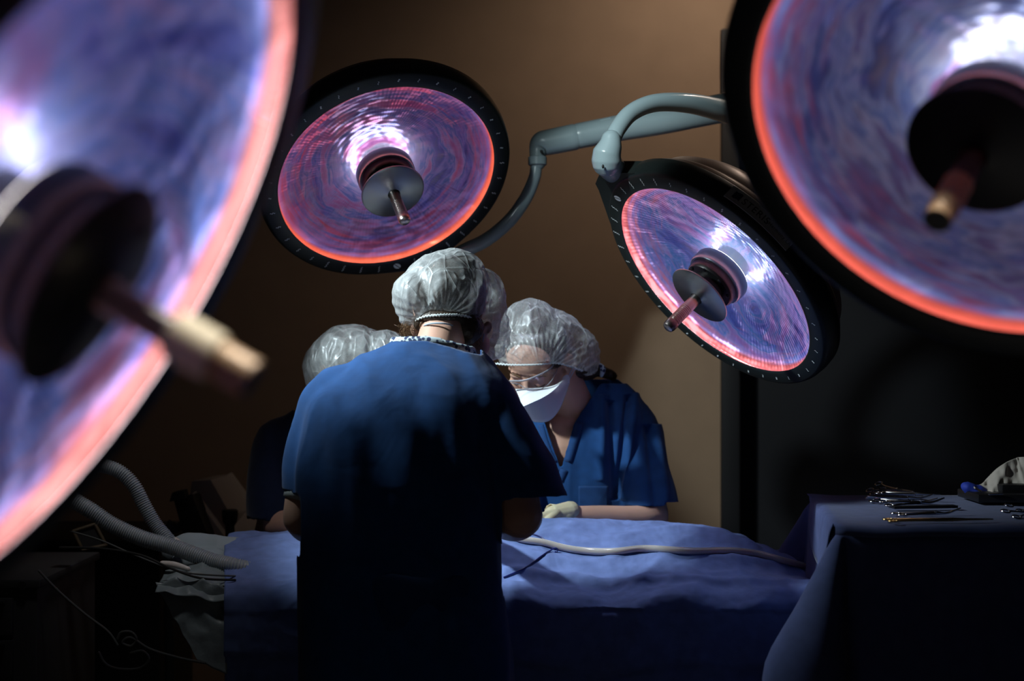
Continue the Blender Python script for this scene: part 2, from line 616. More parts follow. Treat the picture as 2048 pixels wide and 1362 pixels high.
def blob(bm, voxel, smooth=6, fac=0.5):
    """fuse overlapping closed shapes into one continuous surface"""
    bmesh.ops.recalc_face_normals(bm, faces=bm.faces)
    me = bpy.data.meshes.new('tmp')
    bm.to_mesh(me)
    bm.free()
    o = bpy.data.objects.new('tmp', me)
    COL.objects.link(o)
    r = o.modifiers.new('r', 'REMESH')
    r.mode = 'VOXEL'
    r.voxel_size = voxel
    if smooth:
        s = o.modifiers.new('s', 'SMOOTH')
        s.factor = fac
        s.iterations = smooth
    dg = bpy.context.evaluated_depsgraph_get()
    dg.update()
    res = bpy.data.meshes.new_from_object(o.evaluated_get(dg))
    bpy.data.objects.remove(o)
    bpy.data.meshes.remove(me)
    return res


def displace(me, fn):
    nv = [v.normal.copy() for v in me.vertices]
    for v, nn in zip(me.vertices, nv):
        d = fn(v.co, nn)
        if d:
            v.co = v.co + nn * d
    me.update()


def nz(co, sx, sy, sz, seed=0.0):
    return noise.noise(Vector((co[0] * sx + seed, co[1] * sy + seed * 0.37, co[2] * sz - seed * 0.61)))


def ridged(co, sx, sy, sz, seed=0.0):
    return 1 - 2 * abs(nz(co, sx, sy, sz, seed))


def trim_mesh(me, fn):
    """remove the vertices fn marks (openings for neck, arms, hem)"""
    bm = bmesh.new()
    bm.from_mesh(me)
    kill = [v for v in bm.verts if fn(v.co)]
    bmesh.ops.delete(bm, geom=kill, context='VERTS')
    # even out the cut edge
    for _ in range(4):
        be = [v for v in bm.verts if v.is_boundary]
        new = {}
        for v in be:
            nb = [e.other_vert(v).co for e in v.link_edges if e.is_boundary]
            if len(nb) == 2:
                new[v] = v.co * 0.5 + (nb[0] + nb[1]) * 0.25
        for v, c in new.items():
            v.co = c
    bm.to_mesh(me)
    bm.free()
    me.update()


def solid(o, t, offset=-1):
    s = o.modifiers.new('thickness', 'SOLIDIFY')
    s.thickness = t
    s.offset = offset
    return o


# ------------------------------------------------------------------ room
def box_obj(name, lo, hi, mat, parent=None, b=0.0):
    bm = bmesh.new()
    c = [(a + d) / 2 for a, d in zip(lo, hi)]
    add_box(bm, c, [d - a for a, d in zip(lo, hi)])
    if b:
        bev(bm, b)
    return bm_obj(name, bm, mat, parent, smooth=bool(b))


WY = 5.2
DX0 = (1441 - 1024) * WY / F            # left edge of the dark doorway trim
ZD = CZ - (60 - HY) * WY / F
tag(box_obj('floor', (-3.2, -1.2, -0.1), (3.2, WY + 0.15, 0), M['floor']), kind='structure')
tag(box_obj('ceiling', (-3.2, -1.2, 3.05), (3.2, WY + 0.15, 3.15), M['ceiling']), kind='structure')
# back wall around the doorway opening
bm = bmesh.new()
add_box(bm, ((-3.2 + DX0) / 2, WY + 0.075, 1.525), (DX0 + 3.2, 0.15, 3.05))
add_box(bm, ((DX0 + 2.5) / 2, WY + 0.075, (ZD + 3.05) / 2), (2.5 - DX0, 0.15, 3.05 - ZD))
add_box(bm, (2.85, WY + 0.075, 1.525), (0.7, 0.15, 3.05))
tag(bm_obj('wall_back', bm, M['wall'], smooth=False), kind='structure')
tag(box_obj('wall_left', (-3.3, -1.2, 0), (-3.2, WY + 0.15, 3.05), M['wall']), kind='structure')
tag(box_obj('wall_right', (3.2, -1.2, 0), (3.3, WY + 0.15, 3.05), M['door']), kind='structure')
d = empty('door_1', (DX0, WY, 0))
tag(d, kind='structure')
bm = bmesh.new()
add_box(bm, (0.034, 0.03, ZD / 2), (0.066, 0.10, ZD))
add_box(bm, ((2.5 - DX0) / 2, 0.03, ZD - 0.035), (2.5 - DX0, 0.098, 0.066))
bev(bm, 0.004)
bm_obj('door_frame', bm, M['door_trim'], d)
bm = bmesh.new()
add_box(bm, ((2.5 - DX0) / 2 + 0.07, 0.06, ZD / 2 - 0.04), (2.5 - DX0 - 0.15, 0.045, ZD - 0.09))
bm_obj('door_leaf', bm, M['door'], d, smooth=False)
bm = bmesh.new()
add_box(bm, (0.0725, 0.03, 0.62), (0.004, 0.006, 1.2))
bm_obj('door_edge_strip', bm, M['door_edge'], d, smooth=False)
bm = bmesh.new()
tube(bm, [(1.2, 0.0, 0.95, 0.012), (1.2, -0.03, 0.95, 0.012), (1.28, -0.035, 0.95, 0.011)], seg=10)
bm_obj('door_handle', bm, M['steel'], d)


# ------------------------------------------------------------------ surgical lamps
def lamp_root(name, c, n):
    q = Vector(n).to_track_quat('Z', 'X')
    r = empty(name, c, q)
    bpy.context.view_layer.update()
    return r


def plane_angle(root, px, py, zoff=0.0):
    """angle round the lamp at which a sight line meets the lamp's front plane"""
    mi = (Matrix.Translation(root.location) @ root.rotation_quaternion.to_matrix().to_4x4()).inverted()
    o = mi @ Vector((0, 0, CZ))
    t = mi @ P(px, py, 1.0)
    d_ = t - o
    k = (zoff - o.z) / d_.z
    h = o + d_ * k
    return math.atan2(h.y, h.x), math.hypot(h.x, h.y)


def squiggle(bm, ang, r0, length, waves, w=0.0011, z=0.0006, amp=0.0017):
    ex = Vector((math.cos(ang), math.sin(ang), 0))
    ey = Vector((-math.sin(ang), math.cos(ang), 0))
    n = 6 * waves + 1
    L, Rr = [], []
    for i in range(n):
        t = i / (n - 1)
        s = amp * math.sin(2 * PI * waves * t)
        c = ex * (r0 + (t - 0.5) * length) + ey * s + Vector((0, 0, z))
        L.append(bm.verts.new(c + ey * w))
        Rr.append(bm.verts.new(c - ey * w))
    for i in range(n - 1):
        bm.faces.new((L[i], L[i + 1], Rr[i + 1], Rr[i]))


def rim_symbol(bm, ang, r0):
    """round mark split by a slash, a small hole in its outer half"""
    ex = Vector((math.cos(ang), math.sin(ang), 0))
    ey = Vector((-math.sin(ang), math.cos(ang), 0))
    for s in (1, -1):
        pts = []
        for k in range(13):
            a = PI * k / 12
            x = 0.0115 * math.cos(a)
            y = 0.0075 * math.sin(a)
            pts.append((x, s * (y + 0.0011)))
        c, sn = math.cos(0.7), math.sin(0.7)
        vs = [bm.verts.new(ex * (r0 + (x * c - y * sn)) + ey * (x * sn + y * c) + Vector((0, 0, 0.0007))) for x, y in pts]
        bm.faces.new(vs)


def make_lamp(name, label, c, n, refl, sym=None, disc_z=0.050, tip_z=0.170, handle='bare', key_marks=True):
    root = lamp_root(name, c, n)
    tag(root, label, 'surgical light')
    R = LR
    # housing: bezel and side
    bm = bmesh.new()
    lathe(bm, [(R + 0.016, -0.010), (R + 0.015, -0.0042), (R, -0.0042), (R - 0.001, -0.002), (R + 0.002, -0.0003), (R + 0.006, 0.0), (R + 0.036, -0.001), (R + 0.042, -0.004),
               (R + 0.046, -0.012), (R + 0.049, -0.035), (R + 0.048, -0.054), (R + 0.040, -0.061), (R + 0.022, -0.063), (R + 0.020, -0.045), (R + 0.016, -0.010)], 160)
    bm_obj('housing', bm, M['housing'], root, angle=50)
    bm = bmesh.new()
    lathe(bm, [(R + 0.037, -0.060), (R + 0.035, -0.072), (R + 0.026, -0.082), (R + 0.014, -0.087), (R + 0.012, -0.098), (R + 0.004, -0.120), (R - 0.020, -0.145),
               (R - 0.07, -0.168), (0.14, -0.186), (0.06, -0.194), (0.0, -0.195)], 128)
    bm_obj('back_cover', bm, M['cover'], root, angle=35)
    # reflector bowl
    bm = bmesh.new()
    prof = [(R + 0.0150, -0.0058), (R + 0.0146, -0.009), (R + 0.0135, -0.014)]
    for i in range(1, 30):
        t = i / 29
        r = (R + 0.0110) * (1 - t) + 0.045 * t
        prof.append((r, -0.018 - 0.070 * (1 - (r / (R + 0.0110)) ** 2.2)))
    lathe(bm, prof, 160)
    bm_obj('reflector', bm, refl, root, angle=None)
    # added glow ring behind the lip lights the bowl; bulb in the middle
    bm = bmesh.new()
    lathe(bm, [(R + 0.0015, -0.0050), (R + 0.0135, -0.0050)], 128)
    bm_obj('bowl_light_ring', bm, M['bulb'], root, angle=None)
    bm = bmesh.new()
    lathe(bm, [(0.051, -0.0510), (0.073, -0.0470)], 64)
    bm_obj('bulb', bm, M['bulb_mid'], root, angle=None)
    # hub
    bm = bmesh.new()
    lathe(bm, [(0.047, -0.088), (0.050, -0.05), (0.074, -0.046), (0.077, -0.040), (0.077, -0.014), (0.074, -0.010), (0.0, -0.010)], 64)
    bm_obj('hub', bm, M['hubring'] if handle != 'sleeved' else M['hubdark'], root, angle=40)
    bm = bmesh.new()
    lathe(bm, [(0.069, -0.0105), (0.068, 0.006), (0.064, 0.012), (0.045, 0.014), (0.045, disc_z - 0.006), (0.0, disc_z - 0.005)], 64)
    for k in range(8):
        a = k * PI / 4 + 0.2
        ell(bm, (0.060 * math.cos(a), 0.060 * math.sin(a), 0.013), (0.006, 0.006, 0.003), seg=10)
    bm_obj('hub_collar', bm, M['hubdark'], root, angle=40)
    bm = bmesh.new()
    lathe(bm, [(0.02, disc_z - 0.010), (0.080, disc_z - 0.007), (0.0835, disc_z - 0.0045), (0.083, disc_z - 0.002), (0.079, disc_z),
               (0.035, disc_z + 0.004), (0.0165, disc_z + 0.009)], 96)
    bm_obj('hub_disc', bm, M['steel'] if handle == 'bare' else M['disc_dark'], root, angle=30)
    # handle
    h = tip_z - disc_z
    bm = bmesh.new()
    if handle == 'bare':
        prof = [(0.0175, disc_z), (0.0150, disc_z + 0.008), (0.0142, disc_z + 0.012)]
        z = disc_z + h * 0.36
        prof.append((0.0145, z))
        while z < tip_z - 0.030:
            prof += [(0.0152, z + 0.0008), (0.0152, z + 0.0026), (0.0141, z + 0.0032), (0.0141, z + 0.0042)]
            z += 0.0046
        prof += [(0.0158, z + 0.002), (0.0160, tip_z - 0.014), (0.0155, tip_z - 0.008), (0.0135, tip_z - 0.003), (0.009, tip_z), (0.0, tip_z + 0.001)]
        lathe(bm, prof, 48)
        bm_obj('handle', bm, M['steel_warm'], root, angle=30)
    else:
        big = handle == 'sleeved'
        rs = 0.0125 if big else 0.0145
        lathe(bm, [(0.018, disc_z), (rs, disc_z + 0.012), (rs, disc_z + h * 0.62)], 40)
        hd = bm_obj('handle', bm, M['steel_dark'], root, angle=30)
        z0, z1 = disc_z + h * (0.50 if big else 0.44), tip_z - h * (0.22 if big else 0.13)
        rb = 0.0190 if big else 0.0165
        prof = [(rs - 0.001, z0), (rb - 0.002, z0 + 0.0005), (rb, z0 + 0.003)]
        z = z0 + 0.003
        while z < z1 - 0.004:
            prof += [(rb, z + 0.0006), (rb, z + 0.0028), (rb - 0.0010, z + 0.0032), (rb - 0.0010, z + 0.0040)]
            z += 0.0044
        prof += [(rb, z1 - 0.001), (rb - 0.003, z1)]
        bm = bmesh.new()
        lathe(bm, prof, 48)
        bm_obj('ribbed_grip', bm, M['cream'] if big else M['knurl'], hd, angle=30)
        bm = bmesh.new()
        re = 0.0148
        lathe(bm, [(re - 0.001, z1 - 0.004), (re + 0.0008, z1), (re, z1 + 0.004), (re, tip_z - 0.006), (re + 0.0006, tip_z - 0.001), (re - 0.001, tip_z)], 40)
        bm_obj('grip_collar', bm, M['brass'], hd, angle=30)
        bm = bmesh.new()
        lathe(bm, [(re - 0.0008, tip_z), (re - 0.003, tip_z + 0.0004), (0.0, tip_z - 0.002)], 40)
        bm_obj('handle_socket', bm, M['hubdark'], hd, angle=30)
    # front glass
    bm = bmesh.new()
    lathe(bm, [(R - 0.004, -0.0052), (0.22, 0.001), (0.15, 0.004), (0.071, 0.006)], 96)
    bm_obj('cover_glass', bm, M['cover_glass'], root, angle=None)
    # printed rim scale
    if sym is not None:
        a0, _ = plane_angle(root, *sym)
        cnt = 38
        for k in range(1, cnt):
            bm = bmesh.new()
            a = a0 + 2 * PI * k / cnt
            dk = min(k, cnt - k)
            if dk <= 4:
                squiggle(bm, a, R + 0.021, 0.021, 3)
            elif dk <= 9:
                squiggle(bm, a, R + 0.021, 0.013, 2)
            elif k % 2:
                squiggle(bm, a, R + 0.021, 0.010, 1)
            else:
                squiggle(bm, a, R + 0.021, 0.008, 1, w=0.0019, amp=0.0015)
            bm_obj('scale_mark', bm, M['mark'], root, smooth=False)
        bm = bmesh.new()
        rim_symbol(bm, a0, R + 0.021)
        bm_obj('dimmer_symbol', bm, M['mark'], root, smooth=False)
        root['sym_angle'] = a0
    return root


def emis(name, col, s):
    m, nt, b = new_mat(name)
    setp(b, base=(0, 0, 0))
    b.inputs['Emission Color'].default_value = (*col, 1)
    b.inputs['Emission Strength'].default_value = s
    return m


M['bulb'] = emis('bowl_light_ring_glow', (0.97, 0.94, 1.0), 7.6)  # glow of the added ring, not of the bulb itself
M['bulb_mid'] = emis('bulb_glow', (1.0, 0.93, 0.90), 9.0)
M['steel_warm'] = simple('handle_steel', (0.42, 0.38, 0.36), 0.3, 1.0)
M['steel_dark'] = simple('handle_steel_dark', (0.07, 0.065, 0.065), 0.35, 0.8)
M['disc_dark'] = simple('hub_disc_dark', (0.02, 0.02, 0.024), 0.4, 0.3)

B_VIOLET = [(0.06, 0.06, 0.22), (0.14, 0.13, 0.46), (0.28, 0.24, 0.58), (0.12, 0.18, 0.50), (0.40, 0.30, 0.60), (0.46, 0.18, 0.42), (0.34, 0.12, 0.36)]
B_BLUE = [(0.10, 0.13, 0.55), (0.16, 0.26, 0.80), (0.30, 0.42, 0.98), (0.12, 0.36, 0.85), (0.46, 0.48, 0.95), (0.42, 0.34, 0.85), (0.50, 0.26, 0.65)]
B_PERI = [(0.06, 0.10, 0.55), (0.15, 0.25, 0.90), (0.34, 0.44, 1.0), (0.16, 0.34, 0.98), (0.44, 0.48, 1.0), (0.40, 0.34, 0.85), (0.48, 0.18, 0.50)]
B_STEEL = [(0.04, 0.06, 0.30), (0.12, 0.20, 0.60), (0.40, 0.54, 0.95), (0.18, 0.30, 0.78), (0.50, 0.62, 0.95), (0.24, 0.26, 0.62), (0.36, 0.18, 0.44)]
R_VIOLET = [(0.12, 0.09, 0.34), (0.32, 0.22, 0.58), (0.50, 0.20, 0.46), (0.66, 0.14, 0.26)]
R_PINK = [(0.30, 0.28, 0.78), (0.46, 0.32, 0.78), (0.68, 0.32, 0.62), (0.85, 0.30, 0.42)]
R_STEEL = [(0.12, 0.14, 0.48), (0.24, 0.34, 0.78), (0.34, 0.24, 0.60), (0.55, 0.16, 0.32)]
R_SALMON = [(0.22, 0.16, 0.55), (0.36, 0.20, 0.52), (0.52, 0.18, 0.32), (0.62, 0.16, 0.20)]
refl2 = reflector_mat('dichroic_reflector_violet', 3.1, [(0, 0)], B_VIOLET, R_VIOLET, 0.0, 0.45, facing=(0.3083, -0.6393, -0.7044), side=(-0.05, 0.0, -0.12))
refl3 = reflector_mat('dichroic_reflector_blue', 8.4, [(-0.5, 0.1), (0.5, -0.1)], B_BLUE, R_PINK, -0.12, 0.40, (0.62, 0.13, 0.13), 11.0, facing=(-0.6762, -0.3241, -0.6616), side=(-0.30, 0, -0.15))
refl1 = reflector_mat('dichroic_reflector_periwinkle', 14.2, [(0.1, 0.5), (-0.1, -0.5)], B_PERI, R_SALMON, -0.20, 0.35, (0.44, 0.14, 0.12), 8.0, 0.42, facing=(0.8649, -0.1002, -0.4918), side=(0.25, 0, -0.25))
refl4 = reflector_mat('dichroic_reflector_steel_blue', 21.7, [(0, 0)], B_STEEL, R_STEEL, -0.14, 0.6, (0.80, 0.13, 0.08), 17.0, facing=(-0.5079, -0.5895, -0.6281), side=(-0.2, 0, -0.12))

lamp_a = make_lamp('surgical_light', 'surgical light with violet reflector and bare steel handle, just above the caps',
                   (-0.323, 3.7144, 1.7495), (0.3083, -0.6393, -0.7044), refl2, sym=(795, 540))
lamp_b = make_lamp('surgical_light', 'tilted surgical light with a nameplate on its rim, hanging from the curved pale blue arm',
                   (0.4871, 3.4725, 1.4678), (-0.6762, -0.3241, -0.6616), refl3, sym=(1226, 388))
lamp_c = make_lamp('surgical_light', 'very large blurred surgical light with cream ribbed handle, nearest the camera',
                   (-0.319, 1.0507, 1.3394), (0.8649, -0.1002, -0.4918), refl1, disc_z=0.012, tip_z=0.150, handle='sleeved')
lamp_d = make_lamp('surgical_light', 'blurred surgical light with tan ribbed handle and black hub, in front of the dark door',
                   (0.5455, 1.6358, 1.5377), (-0.5079, -0.5895, -0.6281), refl4, disc_z=0.035, tip_z=0.172, handle='taped')


def lamp_world(root, v):
    return root.location + root.rotation_quaternion @ Vector(v)


def rim_pt(root, ang, r, z):
    return lamp_world(root, (r * math.cos(ang), r * math.sin(ang), z))


# mounting blocks on the rims of the two middle lamps
def rim_block(root, ang, halfw=0.075, out=0.05):
    bm = bmesh.new()
    m = Matrix.Rotation(ang, 4, 'Z')
    r0 = LR + 0.030
    prof = [(-0.145, 0.0), (-0.05, out * 0.72), (-0.035, out), (0.035, out), (0.05, out * 0.72), (0.145, 0.0)]
    for s in (0,):
        shape = []
        for y_, o_ in prof:
            base_ = math.sqrt((LR + 0.045) ** 2 - y_ ** 2)
            shape.append((base_ + o_, y_))
        for k in range(11):
            y_ = 0.145 - 0.29 * k / 10
            shape.append((math.sqrt((LR + 0.034) ** 2 - y_ ** 2), y_))
        top = [bm.verts.new(m @ Vector((x_, y_, -0.006))) for x_, y_ in shape]
        bot = [bm.verts.new(m @ Vector((x_ - 0.004, y_, -0.057))) for x_, y_ in shape]
        for i in range(len(shape)):
            j = (i + 1) % len(shape)
            bm.faces.new((top[i], top[j], bot[j], bot[i]))
        bm.faces.new(list(reversed(top)))
        bm.faces.new(bot)
    return bm_obj('arm_mount', bm, M['housing'], root, angle=35)


ang_b = lamp_b['sym_angle']
ang_a = lamp_a['sym_angle']
del lamp_a['sym_angle'], lamp_b['sym_angle']
rim_block(lamp_b, ang_b)
rim_block(lamp_a, ang_a + 0.25, out=0.02)

# nameplate with writing on lamp_b's side
pa, _ = plane_angle(lamp_b, 1512, 432)
RW = LR + 0.0505


def on_side(ang, z, lift):
    r = RW + lift
    return Vector((r * math.cos(ang), r * math.sin(ang), z))


sgn = 1
a1, _ = plane_angle(lamp_b, 1440, 385)
a2, _ = plane_angle(lamp_b, 1590, 500)
da = a2 - a1
while da > PI:
    da -= 2 * PI
while da < -PI:
    da += 2 * PI
L_plate = abs(da) * RW
sgn = 1 if da > 0 else -1
bm = bmesh.new()
ZP0, ZP1 = -0.052, -0.016
N = 24
row = []
for i in range(N + 1):
    a = a1 + da * i / N
    row.append((bm.verts.new(on_side(a, ZP0, 0.0006)), bm.verts.new(on_side(a, ZP1, 0.0006)),
                bm.verts.new(on_side(a, ZP0, -0.002)), bm.verts.new(on_side(a, ZP1, -0.002))))
for p, q in zip(row[:-1], row[1:]):
    bm.faces.new((p[0], q[0], q[1], p[1]))
    bm.faces.new((p[2], p[3], q[3], q[2]))
    bm.faces.new((p[0], p[2], q[2], q[0]))
    bm.faces.new((p[1], q[1], q[3], p[3]))
for p in (row[0], row[-1]):
    bm.faces.new((p[0], p[1], p[3], p[2]))
plate = bm_obj('nameplate', bm, M['plate'], lamp_b, angle=30)


def side_text(txt, s0, zc, size, mat, name, sx=1.0):
    cu = bpy.data.curves.new('t', 'FONT')
    cu.body = txt
    cu.size = size
    cu.space_character = 1.12
    o = bpy.data.objects.new('t', cu)
    COL.objects.link(o)
    dg = bpy.context.evaluated_depsgraph_get()
    dg.update()
    me = bpy.data.meshes.new_from_object(o.evaluated_get(dg))
    bpy.data.objects.remove(o)
    bm_ = bmesh.new()
    bm_.from_mesh(me)
    for v in bm_.verts:
        a = a1 + sgn * (s0 + v.co.x * sx) / RW
        v.co = on_side(a, zc - v.co.y, 0.0010)
    return bm_obj(name, bm_, mat, plate, smooth=False)


side_text('STERIS', 0.040, -0.0255, 0.024, M['ink'], 'lettering')
side_text('Harmony LA500', L_plate * 0.62, -0.029, 0.012, M['ink'], 'small_lettering')
bm = bmesh.new()
for (u0, u1, z0, z1) in ((0.014, 0.034, -0.044, -0.025),):
    vs = []
    for k in range(5):
        u = u0 + (u1 - u0) * k / 4
        w_ = 0.0015 * math.sin(k * 1.6)
        vs.append((bm.verts.new(on_side(a1 + sgn * u / RW, z0 + w_, 0.0011)), bm.verts.new(on_side(a1 + sgn * u / RW, z1 + w_, 0.0011))))
    for p, q in zip(vs[:-1], vs[1:]):
        bm.faces.new((p[0], q[0], q[1], p[1]))
bm_obj('logo', bm, M['logo'], plate, smooth=False)

# ------------------------------------------------------------------ lamp arms and ceiling column
def attach(child, parent):
    bpy.context.view_layer.update()
    child.parent = parent
    child.matrix_parent_inverse = parent.matrix_world.inverted()


colX = P(1790, 100, 3.95)
mount = empty('ceiling_mount', (colX.x, colX.y, 3.05))
tag(mount, 'vertical ceiling column that carries the lamp arms, hidden behind the blurred light at the door', 'ceiling mount')
bm = bmesh.new()
lathe(bm, [(0, 0), (0.16, 0), (0.16, -0.05), (0.10, -0.09), (0.055, -0.10), (0.055, -1.05), (0.07, -1.06), (0.07, -1.30), (0.05, -1.32), (0, -1.32)], 48)
bm_obj('column', bm, M['arm'], mount, angle=35)

arm = empty('lamp_arm', P(1065, 290, 4.0))
attach(arm, lamp_a)
base = arm.location


def rel(p, r):
    return (p.x - base.x, p.y - base.y, p.z - base.z, r)


bm = bmesh.new()     # end piece with elbow
tube(bm, [rel(P(1076, 326, 3.99), 0.0215), rel(P(1076, 300, 4.0), 0.025), rel(P(1083, 288, 4.0), 0.034), rel(P(1100, 284, 4.0), 0.036), rel(P(1149, 274, 4.0), 0.0372)], n=26, seg=32)
bm_obj('elbow', bm, M['arm'], arm)
bm = bmesh.new()
cap_(bm, rel(P(1146, 275, 4.0), 0)[:3], rel(P(1162, 271, 4.0), 0)[:3], 0.031, 0.031, 32)
bm_obj('joint_gap', bm, M['armdark'], arm)
bm = bmesh.new()
tube(bm, [rel(P(1157, 272, 4.0), 0.036), rel(P(1240, 256, 4.0), 0.037), rel(P(1330, 240, 4.0), 0.039), rel(P(1440, 217, 4.0), 0.041), rel(P(1740, 160, 3.98), 0.044), rel(P(1790, 150, 3.96), 0.044)], n=40, seg=32)
bm_obj('spring_arm', bm, M['arm'], arm)
bm = bmesh.new()
tube(bm, [rel(P(1198, 243, 3.99), 0.003), rel(P(1212, 240, 3.98), 0.003), rel(P(1222, 236, 3.99), 0.003)], seg=8)
add_box(bm, Vector(rel(P(1210, 241, 3.99), 0)[:3]), (0.030, 0.03, 0.006), Matrix.Rotation(-0.2, 3, 'Y'))
bm_obj('cable_clip', bm, M['arm'], arm, angle=30)
bm = bmesh.new()
ell(bm, rel(P(1083, 303, 3.965), 0)[:3], (0.0045, 0.003, 0.0045), seg=12)
bm_obj('screw_hole', bm, M['armdark'], arm)
bm = bmesh.new()
lathe(bm, [(0.024, -0.012), (0.0265, -0.010), (0.0265, 0.010), (0.024, 0.012)], 32, Matrix.Translation(Vector(rel(P(1075, 322, 3.99), 0)[:3])))
bm_obj('joint_collar', bm, M['arm'], arm)

yoke = empty('lamp_yoke', P(1072, 332, 3.99))
attach(yoke, lamp_a)
base = yoke.location
end_a = rim_pt(lamp_a, ang_a + 0.25, LR + 0.045, -0.05)
bm = bmesh.new()
tube(bm, [rel(P(1072, 334, 3.99), 0.0165), rel(P(1069, 355, 3.99), 0.0172), rel(P(1052, 395, 4.0), 0.0185), rel(P(1020, 440, 4.0), 0.019), rel(P(975, 478, 4.0), 0.0195),
          rel(P(925, 503, 3.99), 0.020), rel(P(875, 530, 3.98), 0.020), (*(end_a - base), 0.020)], n=50, seg=28)
bm_obj('tube', bm, M['arm'], yoke)

arm2 = empty('lamp_arm', P(1222, 296, 3.36))
attach(arm2, lamp_b)
base = arm2.location
jb = rim_pt(lamp_b, ang_b, LR + 0.075, -0.05)
bm = bmesh.new()
tube(bm, [rel(P(1224, 284, 3.38), 0.0200), rel(P(1235, 258, 3.40), 0.0205), rel(P(1262, 226, 3.44), 0.021), rel(P(1305, 207, 3.49), 0.022), rel(P(1360, 205, 3.55), 0.024),
          rel(P(1420, 215, 3.62), 0.027), rel(P(1520, 245, 3.74), 0.03), rel(P(1790, 330, 3.95), 0.032)], n=60, seg=28)
bm_obj('tube', bm, M['arm'], arm2)
# hooded knuckle: from tube end down to the lamp rim
bm = bmesh.new()
k0 = P(1221, 290, 3.375)
rim_c = rim_pt(lamp_b, ang_b, LR + 0.070, -0.050)
ax = (rim_c - lamp_b.location).normalized()
tube(bm, [rel(k0 + Vector((0.001, 0, 0.012)), 0.0245), rel(k0, 0.028), rel(P(1214, 305, 3.375), 0.034), rel(P(1213, 322, 3.38), 0.036)], seg=28)
tube(bm, [rel(P(1214, 305, 3.375), 0.030), rel(P(1213, 325, 3.38), 0.034), rel(rim_c + Vector((0, 0, 0.0)), 0.031)], seg=28)
me = blob(bm, 0.0022, 6)
finish('knuckle', me, M['arm'], arm2)
bm = bmesh.new()
ell(bm, rel(P(1206, 333, 3.342), 0)[:3], (0.003, 0.003, 0.005), seg=10)
bm_obj('screw_hole', bm, M['armdark'], arm2)

# arms of the two near lamps, leaving the picture above them
for root, pts, lab in (
        (lamp_c, [(-0.05, 0.0, -0.17), (-0.12, 0.0, -0.21), None], 'pale arm behind the large near light with cream handle, rising out of view'),
        (lamp_d, [(-0.05, 0.0, -0.17), (-0.12, 0.0, -0.21), None], 'pale arm behind the near light with tan handle, rising out of view')):
    s = lamp_world(root, (0, 0, -0.178))
    ar = empty('lamp_arm', s)
    attach(ar, root)
    out = (root.rotation_quaternion @ Vector((0, 0, -1))).normalized()
    side = Vector((-0.9, 0.0, 0.0)) if root is lamp_c else Vector((0.9, 0.3, 0.0))
    p1 = out * 0.08
    p2 = out * 0.16 + side * 0.12 + Vector((0, 0, 0.08))
    p3 = out * 0.18 + side * 0.5 + Vector((0, 0, 0.5))
    p4 = Vector((p3.x, p3.y, 3.05 - s.z))
    bm = bmesh.new()
    tube(bm, [(0, 0, 0, 0.03), (*p1, 0.03), (*p2, 0.03), (*p3, 0.03), (*p4, 0.03)], n=40, seg=24)
    bm_obj('tube', bm, M['arm'], ar)


# ------------------------------------------------------------------ people
def head_shapes(bm, c, face, up, s=1.0):
    f = Vector(face).normalized()
    u = Vector(up)
    u = (u - f * u.dot(f)).normalized()
    x = f.cross(u).normalized()
    R3 = Matrix((x, f, u)).transposed()

    def L(v):
        return Vector(c) + R3 @ (Vector(v) * s)

    def E(v, r):
        ell(bm, L(v), [k * s for k in r], R3, 28)

    def C(a, b, ra, rb):
        cap_(bm, L(a), L(b), ra * s, rb * s, 14)
    E((0, -0.015, 0.030), (0.074, 0.094, 0.086))
    E((0, 0.040, -0.015), (0.060, 0.052, 0.078))
    E((0, 0.038, -0.070), (0.048, 0.050, 0.036))
    E((0, 0.078, -0.094), (0.020, 0.015, 0.014))
    E((0, 0.060, 0.050), (0.058, 0.036, 0.045))
    C((-0.036, 0.086, 0.020), (0.036, 0.086, 0.020), 0.0095, 0.0095)
    C((0, 0.092, 0.012), (0, 0.110, -0.030), 0.0075, 0.0125)
    E((-0.011, 0.102, -0.034), (0.0085, 0.009, 0.007))
    E((0.011, 0.102, -0.034), (0.0085, 0.009, 0.007))
    for q in (-1, 1):
        E((q * 0.036, 0.070, -0.020), (0.022, 0.020, 0.020))
        E((q * 0.031, 0.080, 0.000), (0.0135, 0.0115, 0.010))
        # ear: rim and lobe
        pts = [(q * 0.074, 0.004, -0.030), (q * 0.084, -0.008, -0.012), (q * 0.088, -0.014, 0.010), (q * 0.083, -0.004, 0.026), (q * 0.076, 0.008, 0.016)]
        tube(bm, [(*L(p), 0.0055 * s) for p in pts], n=14, seg=10)
        E((q * 0.076, -0.001, 0.0), (0.007, 0.013, 0.022))
        E((q * 0.076, 0.004, -0.031), (0.007, 0.008, 0.009))
    C((-0.018, 0.094, -0.056), (0.018, 0.094, -0.056), 0.0055, 0.0055)
    C((-0.015, 0.092, -0.064), (0.015, 0.092, -0.064), 0.0060, 0.0060)
    return L, R3


